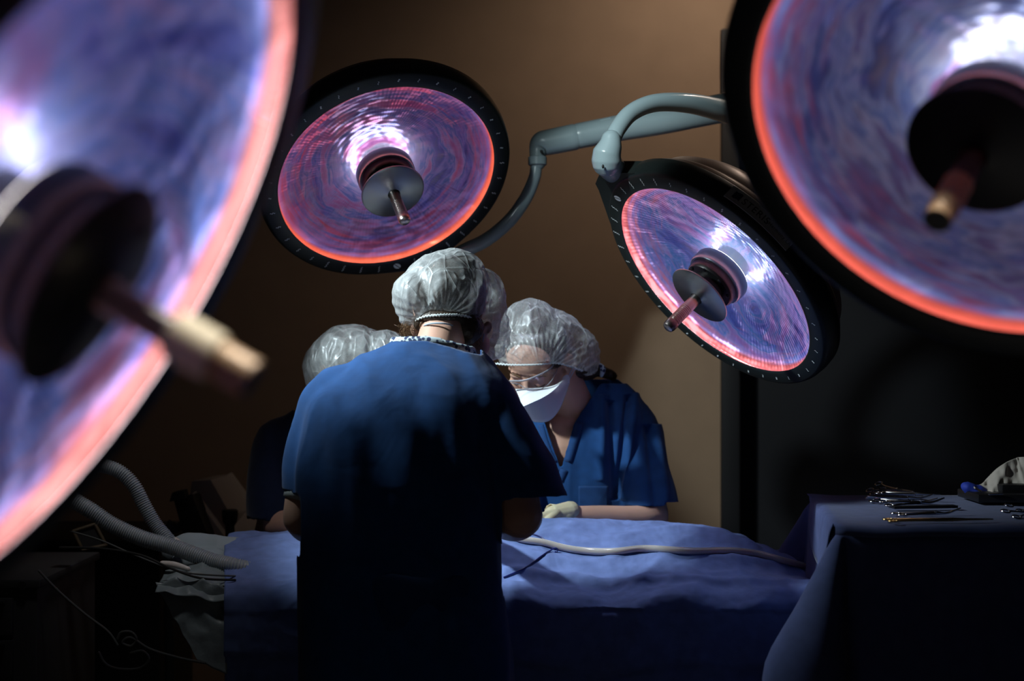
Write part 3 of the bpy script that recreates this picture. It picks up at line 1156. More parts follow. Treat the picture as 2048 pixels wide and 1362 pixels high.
def hand_mesh(wrist, fwd, palm_n, s=1.0, curl=0.35, side=1):
    """glove/hand: palm, four fingers of unequal length, thumb from the side of the palm"""
    bm = bmesh.new()
    f = Vector(fwd).normalized()
    n = Vector(palm_n)
    n = (n - f * n.dot(f)).normalized()
    x = f.cross(n).normalized() * side
    W_ = Vector(wrist)

    def L(a, b, c):
        return W_ + (x * a + f * b + n * c) * s
    cap_(bm, L(0, -0.045, 0), L(0, 0.008, 0), 0.030 * s, 0.027 * s, 14)
    for a in (-0.026, -0.009, 0.009, 0.026):
        cap_(bm, L(a * 0.7, 0.01, 0), L(a, 0.080, 0), 0.0155 * s, 0.0115 * s, 12)
    for a, ln, k in ((-0.029, 0.060, 1.15), (-0.010, 0.078, 1.0), (0.010, 0.074, 0.9), (0.029, 0.066, 0.75)):
        p = L(a, 0.082, 0)
        ang = curl * k
        prev = p
        rr = 0.0098
        b_, c_ = 0.082, 0.0
        for j, fr in enumerate((0.46, 0.31, 0.23)):
            ang_j = ang * (j + 1) * 0.9
            b_ += ln * fr * math.cos(ang_j)
            c_ += ln * fr * math.sin(ang_j)
            q = L(a * (1 + 0.08 * (j + 1)), b_, c_)
            cap_(bm, prev, q, rr * s, (rr - 0.0009) * s, 12)
            rr -= 0.0009
            prev = q
    cap_(bm, L(0.024, 0.018, 0.004), L(0.047, 0.052, 0.014), 0.0145 * s, 0.0115 * s, 12)
    cap_(bm, L(0.047, 0.052, 0.014), L(0.054, 0.084, 0.024), 0.0112 * s, 0.0100 * s, 12)
    cap_(bm, L(0.054, 0.084, 0.024), L(0.054, 0.104, 0.032), 0.0098 * s, 0.0088 * s, 12)
    return blob(bm, 0.0024, 4)


def limb(bm, pts, n=24):
    tube(bm, [(*p, r) for p, r in pts], n=n, seg=20)


def shirt(torso, sleeves, cuts, parent, folds, voxel=0.006, name='scrub_top', mat=None):
    bm = bmesh.new()
    loft(bm, torso, 44, n=len(torso) * 4, power=2.4)
    for s in sleeves:
        tube(bm, s, n=26, seg=28)
    me = blob(bm, voxel, 14)
    displace(me, folds)
    trim_mesh(me, cuts)
    o = finish(name, me, mat or M['scrub'], parent)
    solid(o, 0.0022)
    return o


def T(cx, hw, py, Y, ry):
    p = P(cx, py, Y)
    return (p.x, p.y, p.z, hw * Y / F, ry)




def V4(p, r):
    return (p.x, p.y, p.z, r)


# ---------------- person seen from behind
p1 = empty('person', (P(820, 720, 3.0).x, 3.02, 0))
tag(p1, 'person seen from behind in navy scrubs and white hair cap, bending over the draped table', 'person')
o1 = p1.location.copy()


def shift(me, o):
    me.transform(Matrix.Translation(-o))
    return me


bm = bmesh.new()
hL1, R1 = head_shapes(bm, P(900, 622, 3.30), (0.30, 0.80, -0.52), (0.18, 0.42, 0.9))
limb(bm, [(P(868, 760, 3.16), 0.058), (P(876, 700, 3.20), 0.053), (P(892, 650, 3.25), 0.055), (P(898, 625, 3.29), 0.056)])
tube(bm, [V4(P(957, 682, 3.27), 0.005), V4(P(960, 668, 3.262), 0.006), V4(P(968, 654, 3.255), 0.006), V4(P(976, 645, 3.258), 0.006), V4(P(981, 652, 3.265), 0.006), V4(P(978, 665, 3.27), 0.005)], n=20, seg=10)
ell(bm, P(967, 664, 3.275), (0.010, 0.008, 0.018))
ell(bm, P(955, 690, 3.30), (0.030, 0.035, 0.035))
ell(bm, P(829, 658, 3.275), (0.010, 0.012, 0.020))
limb(bm, [(P(820, 1420, 3.00), 0.125), (P(815, 1300, 3.02), 0.135), (P(810, 1150, 3.03), 0.120), (P(815, 1000, 3.05), 0.125), (P(825, 870, 3.10), 0.120), (P(850, 790, 3.15), 0.065)])
ell(bm, P(735, 850, 3.10), (0.10, 0.075, 0.10))
ell(bm, P(925, 850, 3.10), (0.10, 0.075, 0.10))
ell(bm, P(740, 1380, 3.0), (0.10, 0.10, 0.12))
ell(bm, P(890, 1380, 3.0), (0.10, 0.10, 0.12))
limb(bm, [(P(735, 765, 3.12), 0.048), (P(665, 800, 3.12), 0.054), (P(628, 900, 3.09), 0.047), (P(603, 1035, 3.08), 0.041)])
limb(bm, [(P(603, 1035, 3.08), 0.041), (P(625, 1055, 3.20), 0.038), (P(680, 1045, 3.38), 0.028), (P(730, 1035, 3.50), 0.026), (P(745, 1032, 3.54), 0.026)])
limb(bm, [(P(925, 765, 3.12), 0.048), (P(985, 800, 3.12), 0.056), (P(1012, 900, 3.06), 0.050), (P(1040, 1030, 3.03), 0.048)])
limb(bm, [(P(1040, 1030, 3.03), 0.050), (P(1022, 1040, 3.15), 0.047), (P(965, 1035, 3.36), 0.030), (P(915, 1030, 3.50), 0.026), (P(905, 1028, 3.54), 0.026)])
for cx in (760, 880):
    a = P(cx, 1380, 3.0)
    limb(bm, [(a, 0.098), (Vector((a.x, 3.01, 0.46)), 0.062), (Vector((a.x, 3.0, 0.28)), 0.055), (Vector((a.x, 3.0, 0.07)), 0.040)])
    cap_(bm, (a.x, 2.98, 0.045), (a.x, 3.16, 0.035), 0.040, 0.032)
me = blob(bm, 0.0052, 5)
finish('body', shift(me, o1), M['skin'], p1)

torso1 = [T(814, 214, 1440, 3.00, 0.145), T(812, 211, 1362, 3.00, 0.145), T(808, 206, 1250, 3.01, 0.140), T(800, 199, 1150, 3.03, 0.135), T(797, 197, 1060, 3.04, 0.132),
          T(800, 203, 960, 3.05, 0.135), T(806, 208, 880, 3.07, 0.138), T(815, 203, 820, 3.09, 0.135), T(830, 180, 765, 3.12, 0.118), T(845, 140, 725, 3.15, 0.098),
          T(858, 98, 697, 3.17, 0.078), T(866, 70, 675, 3.19, 0.065), T(870, 55, 655, 3.21, 0.055)]
sl1 = [V4(P(740, 775, 3.12), 0.060), V4(P(683, 805, 3.12), 0.077), V4(P(652, 860, 3.11), 0.075), V4(P(634, 930, 3.10), 0.065), V4(P(625, 985, 3.09), 0.060), V4(P(622, 1025, 3.09), 0.060)]
sr1 = [V4(P(915, 775, 3.12), 0.060), V4(P(958, 805, 3.10), 0.072), V4(P(998, 870, 3.07), 0.076), V4(P(1032, 940, 3.05), 0.080), V4(P(1057, 1000, 3.04), 0.079), V4(P(1070, 1045, 3.03), 0.079)]


def folds1(co, n):
    px, py = PX(co)
    d = 0.0
    d += 0.0075 * ridged(co, 11, 8, 2.6, 3.0)
    d += 0.0030 * nz(co, 26, 18, 6, 9.0)
    # drag lines from the left shoulder down the back
    u = (px - 560) - 0.55 * (py - 700)
    d += 0.0035 * math.sin(u * 0.055 + 2.0 * nz(co, 3, 3, 3, 5)) * max(0, min(1, (py - 720) / 80)) * max(0, min(1, (1150 - py) / 200))
    if py > 980:
        d += 0.004 * nz(co, 5, 4, 3, 12.0)
    return d


def cuts1(co):
    px, py = PX(co)
    if px < 600 and py > 982 + (px - 570) * 0.5 and py < 1110:
        return True
    # right sleeve hem
    if px > 985 and py > 1004 - (px - 985) * 0.075 and py < 1190 and px > 1004:
        return True
    # neck
    if py < 681 - 0 and abs(px - 868) < 110:
        return py < 681 + (0.28 * (px - 860) if px > 860 else 0.04 * (860 - px))
    if px > 860 and px < 960 and py < 681 + 0.28 * (px - 860):
        return True
    return co.z < 0.56


sh = shirt(torso1, [sl1, sr1], cuts1, None, folds1)
shift(sh.data, o1)
sh.parent = p1
# white collar of the undershirt, peeping out along the neckline
bm = bmesh.new()
ring = []
for k in range(41):
    a = 2 * PI * k / 40
    cx = 866 + 86 * math.cos(a)
    Y = 3.19 + 0.070 * math.sin(a)
    py = 680 + (0.25 * (cx - 860) if cx > 860 else 0.03 * (860 - cx))
    ring.append(P(cx, py, Y))
for r_ in range(1):
    rows = []
    for h, k in ((-0.014, 1.03), (0.004, 1.0), (0.0095, 0.96), (0.008, 0.93), (-0.012, 0.93)):
        cc = sum(ring[:-1], Vector()) / 40
        rows.append([bm.verts.new(cc + (p - cc) * k + Vector((0, 0, h + 0.0012 * math.sin(i * 2.7)))) for i, p in enumerate(ring[:-1])])
    rows.append(rows[0])
    for a_, b_ in zip(rows[:-1], rows[1:]):
        for i in range(40):
            j = (i + 1) % 40
            bm.faces.new((a_[i], a_[j], b_[j], b_[i]))
o = bm_obj('undershirt_collar', bm, M['pattern'], None, angle=None)
shift(o.data, o1)
o.parent = p1
# pale undershirt cuff below the left sleeve
bm = bmesh.new()
a, b_ = P(624, 965, 3.09), P(613, 1004, 3.085)
tube(bm, [V4(a, 0.051), V4(a.lerp(b_, 0.5), 0.053), V4(b_, 0.052)], seg=28, cap=False)
o = bm_obj('undershirt_cuff', bm, M['white_cotton'], None)
shift(o.data, o1)
solid(o, 0.002)
o.parent = p1


def stray(bm, rng, root_fn, n, length, r=0.00035, curl=0.010, grav=-0.3):
    for _ in range(n):
        p, dirn = root_fn(rng)
        pts = [(*p, r)]
        q = Vector(p)
        dv = Vector(dirn).normalized()
        L_ = length * rng.uniform(0.5, 1.2)
        ph = rng.uniform(0, 6)
        for k in range(6):
            q = q + dv * L_ / 6 + Vector((math.sin(ph + k * 1.4), math.cos(ph * 1.3 + k), math.sin(ph * 0.7 + k * 1.1))) * curl * 0.4
            dv = (dv + Vector((rng.uniform(-.3, .3), rng.uniform(-.3, .3), rng.uniform(-.3, .3) + grav * 0.2))).normalized()
            pts.append((*q, r))
        tube(bm, pts, n=14, seg=4, cap=False)


# hair: nape, bun under the cap and loose strands
bm = bmesh.new()
ell(bm, P(893, 600, 3.285), (0.079, 0.092, 0.086))
ell(bm, P(905, 583, 3.295), (0.080, 0.095, 0.080))
ell(bm, P(925, 548, 3.290), (0.046, 0.055, 0.042))
ell(bm, P(888, 634, 3.232), (0.064, 0.052, 0.019))
ell(bm, P(936, 655, 3.238), (0.036, 0.040, 0.038))
ell(bm, P(843, 643, 3.245), (0.020, 0.035, 0.022))
me = blob(bm, 0.004, 3)
displace(me, lambda co, n: 0.0022 * nz(co, 90, 90, 30, 2) + 0.0015 * nz(co, 220, 220, 60, 5))
hair1 = finish('hair', shift(me, o1), M['hair'], p1)
bm = bmesh.new()
rng = random.Random(5)
stray(bm, rng, lambda g: (P(g.uniform(815, 838), g.uniform(640, 668), 3.25), (-0.9, -0.2, g.uniform(-0.9, 0.3))), 60, 0.030, curl=0.016)
stray(bm, rng, lambda g: (P(g.uniform(840, 965), g.uniform(634, 650), 3.215), (g.uniform(-0.4, 0.4), -0.15, -0.9)), 150, 0.022, curl=0.008)
stray(bm, rng, lambda g: (P(g.uniform(935, 965), g.uniform(650, 690), 3.235), (g.uniform(-0.6, 0.3), -0.1, -0.9)), 50, 0.028, curl=0.008)
o = bm_obj('loose_hair', bm, M['hairlight'], None)
shift(o.data, o1)
o.parent = p1
bm = bmesh.new()
tube(bm, [V4(P(848, 651, 3.195), 0.0018), V4(P(862, 647, 3.176), 0.0021), V4(P(888, 647, 3.170), 0.0021), V4(P(905, 651, 3.186), 0.0018)], n=16, seg=10, flat=1.0)
o = bm_obj('mask_strap', bm, M['elastic'], None)
shift(o.data, o1)
o.parent = p1
bm = bmesh.new()
tube(bm, [V4(P(925, 672, 3.215), 0.0013), V4(P(938, 690, 3.235), 0.0013), V4(P(948, 712, 3.25), 0.0013)], n=10, seg=8)
tube(bm, [V4(P(968, 668, 3.26), 0.0012), V4(P(965, 690, 3.275), 0.0012), V4(P(962, 716, 3.29), 0.0012)], n=10, seg=8)
o = bm_obj('mask_tie', bm, M['elastic'], None)
shift(o.data, o1)
o.parent = p1


def bouffant(parts, mat, parent, o0, remove, wr, voxel=0.0032, name='hair_cap'):
    bm = bmesh.new()
    for c, r, rot in parts:
        ell(bm, c, r, rot)
    me = blob(bm, voxel, 22, 0.6)
    displace(me, wr)
    trim_mesh(me, remove)
    o = finish(name, shift(me, o0), mat, parent)
    return o


def wr1(co, n):
    px, py = PX(co)
    gather = max(0.0, min(1.0, (py - 560) / 80.0))
    ang = math.atan2(co.z - P(890, 640, 3.3).z, co.x - P(890, 640, 3.3).x)
    d = 0.0075 * ridged(co, 10, 10, 7, 4.0) + 0.0030 * ridged(co, 24, 22, 13, 11.0)
    d += gather * 0.0018 * math.sin(ang * 34 + 3 * nz(co, 12, 12, 12, 3))
    return d


def rm1(co):
    px, py = PX(co)
    if co.y > 3.42 and py > 690:
        return True
    if co.y < 3.34:
        if ((px - 893) / 66) ** 2 + ((py - 672) / 43) ** 2 < 1 or (830 < px < 962 and py > 655):
            return True
        if px < 840 and py > 652:
            return True
        if 955 < px < 985 and py > 638 and ((px - 966) / 18) ** 2 + ((py - 660) / 26) ** 2 < 1:
            return True
    return False


M['cap1'] = cap_mat('bouffant_cap_fabric', 2.0, 0.37)
M['cap2'] = cap_mat('bouffant_cap_fabric_b', 7.0, 0.40)
M['cap3'] = cap_mat('bouffant_cap_fabric_c', 12.0, 0.30)
RY = lambda a: Matrix.Rotation(a, 3, 'Y')
bouffant([(P(893, 588, 3.29), (0.100, 0.105, 0.093), None), (P(838, 596, 3.27), (0.056, 0.08, 0.060), None), (P(912, 550, 3.30), (0.062, 0.08, 0.054), None),
          (P(968, 610, 3.36), (0.050, 0.075, 0.080), None), (P(984, 660, 3.385), (0.036, 0.05, 0.072), None), (P(826, 626, 3.27), (0.030, 0.05, 0.032), None)],
         M['cap1'], p1, o1, rm1, wr1)
# gathered elastic hem at the nape
bm = bmesh.new()
tube(bm, [V4(P(832, 640, 3.215), 0.0022), V4(P(850, 633, 3.195), 0.0026), V4(P(885, 630, 3.180), 0.0028), V4(P(925, 631, 3.195), 0.0026), V4(P(955, 640, 3.225), 0.0022)], n=60, seg=8)
for v in bm.verts:
    v.co += Vector((0, 0, 0.0013 * math.sin(v.co.x * 900)))
o = bm_obj('cap_hem', bm, M['white_cotton'], None)
shift(o.data, o1)
o.parent = p1
# gloves
for w_, f_, sd in ((P(745, 1032, 3.54), (0.6, 0.6, -0.2), 1), (P(905, 1028, 3.54), (-0.55, 0.6, -0.2), -1)):
    me = hand_mesh(w_, f_, (0, -0.2, -1), 0.95, 0.35, sd)
    finish('glove', shift(me, o1), M['glove'], p1)
# trousers, shoes
bm = bmesh.new()
loft(bm, [(P(815, 0, 3).x, 3.0, 0.50, 0.205, 0.135), (P(815, 0, 3).x, 3.0, 0.60, 0.212, 0.138), (P(815, 0, 3).x, 3.01, 0.78, 0.20, 0.130), (P(815, 0, 3).x, 3.01, 0.84, 0.18, 0.12)], 36, n=12)
for cx in (760, 880):
    x = P(cx, 0, 3.0).x
    tube(bm, [(x, 3.0, 0.60, 0.115), (x, 3.01, 0.42, 0.098), (x, 3.0, 0.2, 0.088), (x, 3.0, 0.09, 0.088)], n=14, seg=24)
me = blob(bm, 0.008, 8)
displace(me, lambda co, n: 0.005 * ridged(co, 9, 9, 3, 8))
finish('trousers', shift(me, o1), M['pants'], p1)
for cx in (760, 880):
    x = P(cx, 0, 3.0).x
    bm = bmesh.new()
    tube(bm, [(x, 2.95, 0.055, 0.045), (x, 3.03, 0.055, 0.050), (x, 3.13, 0.045, 0.046), (x, 3.18, 0.040, 0.038)], n=12, seg=20)
    ell(bm, (x, 2.97, 0.07), (0.042, 0.05, 0.045))
    me = blob(bm, 0.005, 4)
    for v in me.vertices:
        v.co.z = max(v.co.z, 0.001)
    finish('shoe', shift(me, o1), M['shoe'], p1)

# ---------------- person with mask and goggles on the far side
p3 = empty('person', (P(1165, 720, 3.98).x, 3.98, 0))
tag(p3, 'person in navy scrubs facing the camera with head bowed, wearing clear goggles and white mask', 'person')
o3 = p3.location.copy()
HC3 = P(1076, 722, 3.83)
bm = bmesh.new()
hL3, R3_ = head_shapes(bm, HC3, (-0.30, -0.70, -0.60), (-0.12, -0.60, 0.80), 1.06)
limb(bm, [(P(1160, 860, 3.97), 0.075), (P(1150, 820, 3.95), 0.058), (P(1132, 780, 3.91), 0.056), (P(1115, 745, 3.88), 0.056)])
limb(bm, [(P(1175, 1180, 3.99), 0.12), (P(1172, 1060, 3.98), 0.115), (P(1168, 950, 3.965), 0.105), (P(1165, 880, 3.965), 0.088)])
ell(bm, P(1120, 905, 3.95), (0.085, 0.075, 0.085))
ell(bm, P(1205, 905, 3.95), (0.085, 0.075, 0.085))
ell(bm, P(1130, 860, 3.94), (0.075, 0.06, 0.05))
limb(bm, [(P(1212, 838, 3.98), 0.042), (P(1256, 848, 3.98), 0.044), (P(1284, 930, 3.93), 0.042), (P(1306, 1030, 3.86), 0.043)])
limb(bm, [(P(1306, 1032, 3.86), 0.043), (P(1275, 1039, 3.82), 0.038), (P(1200, 1034, 3.76), 0.031), (P(1140, 1031, 3.72), 0.025), (P(1120, 1030, 3.71), 0.025)])
limb(bm, [(P(1115, 838, 3.98), 0.042), (P(1068, 850, 3.97), 0.044), (P(1030, 930, 3.92), 0.045), (P(1010, 1020, 3.85), 0.041)])
limb(bm, [(P(1010, 1020, 3.85), 0.041), (P(1000, 1025, 3.75), 0.036), (P(990, 1030, 3.68), 0.027), (P(985, 1030, 3.66), 0.026)])
px3 = o3.x
for dx in (-0.085, 0.085):
    limb(bm, [(Vector((px3 + dx, 3.99, 0.80)), 0.10), (Vector((px3 + dx, 3.98, 0.48)), 0.062), (Vector((px3 + dx, 4.0, 0.08)), 0.040)])
    cap_(bm, (px3 + dx, 4.02, 0.045), (px3 + dx, 3.86, 0.035), 0.040, 0.032)
me = blob(bm, 0.0045, 4)
finish('body', shift(me, o3), M['skin'], p3)

torso3 = [T(1178, 142, 1230, 4.0, 0.130), T(1178, 140, 1130, 4.0, 0.128), T(1178, 132, 1050, 3.99, 0.125), T(1172, 130, 970, 3.975, 0.122), T(1168, 132, 900, 3.97, 0.120),
          T(1170, 132, 850, 3.975, 0.112), T(1174, 122, 815, 3.985, 0.098), T(1176, 100, 790, 3.99, 0.082), T(1178, 74, 768, 3.995, 0.068), T(1178, 52, 750, 4.0, 0.055)]
s3r = [V4(P(1210, 830, 3.98), 0.060), V4(P(1256, 845, 3.98), 0.074), V4(P(1272, 900, 3.95), 0.074), V4(P(1284, 960, 3.92), 0.078), V4(P(1296, 1010, 3.90), 0.083), V4(P(1300, 1050, 3.88), 0.085)]
s3l = [V4(P(1130, 830, 3.98), 0.060), V4(P(1085, 845, 3.98), 0.074), V4(P(1058, 900, 3.95), 0.072), V4(P(1035, 960, 3.91), 0.074), V4(P(1025, 1000, 3.89), 0.076), V4(P(1020, 1030, 3.88), 0.076)]


def folds3(co, n):
    px, py = PX(co)
    d = 0.0045 * ridged(co, 13, 9, 3.0, 31.0) + 0.0030 * nz(co, 30, 20, 7, 19.0)
    # long vertical creases over the chest and at the armhole
    d += 0.0090 * math.exp(-((px - 1205 + 0.02 * (py - 850)) / 9) ** 2) * (1 if 790 < py < 960 else 0.3)
    d -= 0.0130 * math.exp(-((px - 1222 - 0.04 * (py - 850)) / 7) ** 2) * (1 if 800 < py < 1000 else 0)
    d -= 0.0130 * math.exp(-((px - 1250 + 0.12 * (py - 850)) / 6) ** 2) * (1 if 790 < py < 1000 else 0)
    d += 0.0100 * math.exp(-((px - 1262 + 0.10 * (py - 850)) / 9) ** 2) * (1 if 790 < py < 1000 else 0)
    d += 0.0100 * math.exp(-((px - 1318 - 0.12 * (py - 900)) / 9) ** 2) * (1 if 850 < py else 0)
    d -= 0.0100 * math.exp(-((px - 1300 - 0.10 * (py - 900)) / 8) ** 2) * (1 if 850 < py else 0)
    return d


def vneck(px, py):
    """true inside the V opening"""
    if py > 934 or py < 700:
        return False
    t = (py - 845) / 89.0
    left = 1091 + 30 * t if t > 0 else 1091 + 14 * t
    right = 1147 - 25 * t if t > 0 else 1147 - 60 * t
    return left < px < right


def cuts3(co):
    px, py = PX(co)
    if co.y < 3.99 and vneck(px, py):
        return True
    if py < 766 and co.y < 4.03:
        return px > 1085
    if py < 757:
        return True
    if px > 1238 and py > 1013 and py < 1130 and (co.x > P(1262, 1010, 3.98).x or co.y < 3.86) and px > 1246:
        return True
    if px > 1332 and py > 1005:
        return True
    if px < 1075 and py > 1004 and (px < 1060):
        return True
    return co.z < 0.62


sh = shirt(torso3, [s3r, s3l], cuts3, None, folds3, voxel=0.0038)
shift(sh.data, o3)
sh.parent = p3
shirt3_bvh_src = sh


class Caster:
    def __init__(self, ob):
        off = ob.parent.location if ob.parent else ob.location
        self.b = BVHTree.FromPolygons([v.co + off for v in ob.data.vertices], [tuple(p.vertices) for p in ob.data.polygons])

    def __call__(self, px, py, lift=0.0, default=None):
        o = Vector((0, 0, CZ))
        dirv = (P(px, py, 1.0) - o).normalized()
        h, n, i, dd = self.b.ray_cast(o, dirv)
        if h is None:
            return default
        if n.dot(dirv) > 0:
            n = -n
        return h + n * lift


cs3 = Caster(sh)
# neck facing of the V and the chest pocket, both following the cloth
bm = bmesh.new()


def strip(bm, path, wdt, cs, lift=0.0018, fallback=None):
    L_, R_ = [], []
    for i, (x, y) in enumerate(path):
        x2, y2 = path[min(i + 1, len(path) - 1)]
        x1, y1 = path[max(i - 1, 0)]
        t = Vector((x2 - x1, y2 - y1)).normalized()
        nx, ny = -t.y, t.x
        a = cs(x - nx * wdt, y - ny * wdt, lift)
        b = cs(x + nx * wdt, y + ny * wdt, lift)
        if a is None or b is None or (a - b).length > 0.04:
            L_.append(None)
            R_.append(None)
            continue
        L_.append(bm.verts.new(a))
        R_.append(bm.verts.new(b))
    for i in range(len(path) - 1):
        if L_[i] and L_[i + 1]:
            bm.faces.new((L_[i], L_[i + 1], R_[i + 1], R_[i]))


def dense(path, n):
    return [p[:2] for p in catmull([(*p, 0) for p in path], n)]


strip(bm, dense([(1160, 845), (1150, 880), (1140, 910), (1128, 940), (1119, 962)], 24), 7.5, cs3, 0.0022)
strip(bm, dense([(1082, 850), (1092, 885), (1104, 915), (1120, 940)], 20), 5, cs3, 0.0016)
o = bm_obj('neck_facing', bm, M['scrub_trim'], None)
shift(o.data, o3)
solid(o, 0.0012, 0)
o.parent = p3
bm = bmesh.new()
g = {}
for i in range(15):
    for j in range(14):
        x = 1157 + (1216 - 1157) * i / 14
        y = 972 + (1030 - 972) * j / 13
        h = cs3(x, y, 0.0026)
        if h is not None:
            g[i, j] = bm.verts.new(h)
for i in range(14):
    for j in range(13):
        k = [(i, j), (i + 1, j), (i + 1, j + 1), (i, j + 1)]
        if all(q in g for q in k):
            bm.faces.new([g[q] for q in k])
o = bm_obj('chest_pocket', bm, M['scrub_trim'], None)
shift(o.data, o3)
solid(o, 0.0015, 0)
o.parent = p3

# hair and cap
bm = bmesh.new()
ell(bm, hL3((0, -0.014, 0.040)), (0.084, 0.098, 0.088), R3_)
ell(bm, hL3((0, -0.10, -0.015)), (0.045, 0.045, 0.045), R3_)
ell(bm, P(1150, 745, 3.90), (0.035, 0.05, 0.022))
me = blob(bm, 0.004, 4)


def hairline3(co):
    l = R3_.transposed() @ (co - HC3)
    return l.y > 0.055 and l.z < 0.075


trim_mesh(me, hairline3)
finish('hair', shift(me, o3), M['hair'], p3)


def wr3(co, n):
    px, py = PX(co)
    g_ = max(0.0, min(1.0, (py - 640) / 70.0))
    ang = math.atan2(co.z - P(1080, 745, 3.8).z, co.x - P(1080, 745, 3.8).x)
    d = 0.0045 * ridged(co, 18, 15, 8, 14.0) + 0.0020 * ridged(co, 44, 36, 12, 1.0)
    d += g_ * 0.0018 * math.sin(ang * 46 + 3 * nz(co, 14, 14, 14, 6))
    return d


def rm3(co):
    px, py = PX(co)
    lim = 729 if px < 1115 else 727 + (px - 1115) * 0.30
    if co.y < 3.86:
        return py > lim
    return py > lim + 12


bouffant([(P(1086, 690, 3.83), (0.118, 0.115, 0.098), None), (P(1060, 665, 3.80), (0.080, 0.09, 0.088), None), (P(1056, 698, 3.768), (0.084, 0.076, 0.058), None), (P(1030, 700, 3.79), (0.046, 0.075, 0.055), None),
          (P(1140, 704, 3.90), (0.080, 0.08, 0.072), RY(0.5)), (P(1155, 722, 3.92), (0.058, 0.06, 0.038), RY(0.3))],
         M['cap3'], p3, o3, rm3, wr3)
bm = bmesh.new()
pts = [(992, 727, 3.745), (1008, 729, 3.722), (1040, 730, 3.703), (1080, 729, 3.706), (1112, 726, 3.75), (1140, 733, 3.80), (1165, 742, 3.84)]
tube(bm, [V4(P(*p), 0.0024) for p in pts], n=80, seg=8)
for v in bm.verts:
    v.co += Vector((0, 0, 0.0012 * math.sin(v.co.x * 800)))
o = bm_obj('cap_hem', bm, M['white_cotton'], None)
shift(o.data, o3)
o.parent = p3

# duckbill mask: two panels meeting at a ridge, tab at the cheek
top = [P(1022, 778, 3.70), P(1039, 778, 3.685), P(1060, 777, 3.68), P(1090, 775, 3.70), P(1113, 769, 3.735), P(1127, 757, 3.775)]
rdg = [P(1020, 824, 3.66), P(1040, 816, 3.625), P(1058, 808, 3.605), P(1086, 795, 3.625), P(1108, 780, 3.675), P(1131, 756, 3.770)]
bot = [P(1024, 842, 3.70), P(1050, 834, 3.67), P(1068, 843, 3.66), P(1098, 841, 3.68), P(1121, 814, 3.72), P(1139, 764, 3.785)]
n_ = 28
top, rdg, bot = ([Vector(q) for q in catmull(c_, n_)] for c_ in (top, rdg, bot))
bm = bmesh.new()
rows = []
for a_, b_, bulge in ((top, rdg, 0.004), (rdg, bot, 0.012)):
    for s_ in range(7 if a_ is top else 8):
        t = s_ / (7 if a_ is top else 7)
        rows.append([bm.verts.new(a_[i].lerp(b_[i], t) + Vector((0, -bulge * math.sin(PI * t) * math.sin(PI * min(1, (n_ - 1 - i) / 9)), 0))) for i in range(n_)])
for ra, rb in zip(rows[:-1], rows[1:]):
    for i in range(n_ - 1):
        bm.faces.new((ra[i], ra[i + 1], rb[i + 1], rb[i]))
o = bm_obj('face_mask', bm, M['mask'], None, angle=38)
shift(o.data, o3)
solid(o, 0.0016, 0)
o.parent = p3
mask_o = o
bm = bmesh.new()
tube(bm, [V4(b, 0.0011) for b in bot], seg=8)
e = bm_obj('mask_seam', bm, M['white_cotton'], None)
shift(e.data, o3)
e.parent = mask_o
bm = bmesh.new()     # tab
c0 = P(1131, 762, 3.772)
vs = []
for k in range(24):
    a = 2 * PI * k / 24
    x = 0.0105 * math.cos(a)
    y = 0.0175 * math.sin(a)
    vs.append(bm.verts.new(c0 + Vector((x * math.cos(-0.35) - y * math.sin(-0.35) + 0.0, 0.35 * x, x * math.sin(-0.35) + y * math.cos(-0.35)))))
bm.faces.new(vs)
e = bm_obj('mask_tab', bm, M['mask'], None, smooth=False)
solid(e, 0.002, 0)
shift(e.data, o3)
e.parent = mask_o
bm = bmesh.new()
for x, y in ((1125, 757), (1129, 760), (1133, 764), (1137, 767)):
    ell(bm, P(x, y, 3.766), (0.0009, 0.0006, 0.0006), seg=8)
e = bm_obj('staple_marking', bm, M['ink'], None)
shift(e.data, o3)
e.parent = mask_o
bm = bmesh.new()
tube(bm, [V4(P(1135, 757, 3.78), 0.0016), V4(P(1141, 745, 3.80), 0.0016), V4(P(1147, 733, 3.83), 0.0016)], n=8, seg=8)
tube(bm, [V4(P(1138, 760, 3.78), 0.0016), V4(P(1145, 747, 3.80), 0.0016), V4(P(1151, 735, 3.83), 0.0016)], n=8, seg=8)
e = bm_obj('mask_strap', bm, M['elastic'], None)
shift(e.data, o3)
e.parent = mask_o

# goggles
gt = [P(1012, 764, 3.665), P(1024, 762, 3.66), P(1049, 761, 3.66), P(1076, 751, 3.68), P(1097, 740, 3.72), P(1108, 729, 3.765), P(1113, 731, 3.785)]
gb = [P(1014, 766, 3.665), P(1036, 768, 3.66), P(1050, 776, 3.66), P(1074, 781, 3.67), P(1097, 768, 3.70), P(1110, 750, 3.75), P(1115, 737, 3.785)]
gt, gb = ([Vector(q) for q in catmull(c_, 26)] for c_ in (gt, gb))
gog = empty('goggles_tmp')
bm = bmesh.new()
rows = []
for s_ in range(7):
    t = s_ / 6
    rows.append([bm.verts.new(gt[i].lerp(gb[i], t) + Vector((0, -0.004 * math.sin(PI * t), 0))) for i in range(26)])
for ra, rb in zip(rows[:-1], rows[1:]):
    for i in range(25):
        bm.faces.new((ra[i], ra[i + 1], rb[i + 1], rb[i]))
bpy.data.objects.remove(gog)
gfr = bmesh.new()
tube(gfr, [V4(q, 0.0024) for q in gt], seg=10)
gf = bm_obj('goggles', gfr, M['goggle_frame'], None)
shift(gf.data, o3)
gf.parent = p3
e = bm_obj('goggle_lens', bm, M['lens'], None)
shift(e.data, o3)
e.parent = gf
bm = bmesh.new()
tube(bm, [V4(q, 0.0010) for q in gb], seg=8)
e = bm_obj('lens_edge', bm, M['goggle_frame'], None)
shift(e.data, o3)
e.parent = gf
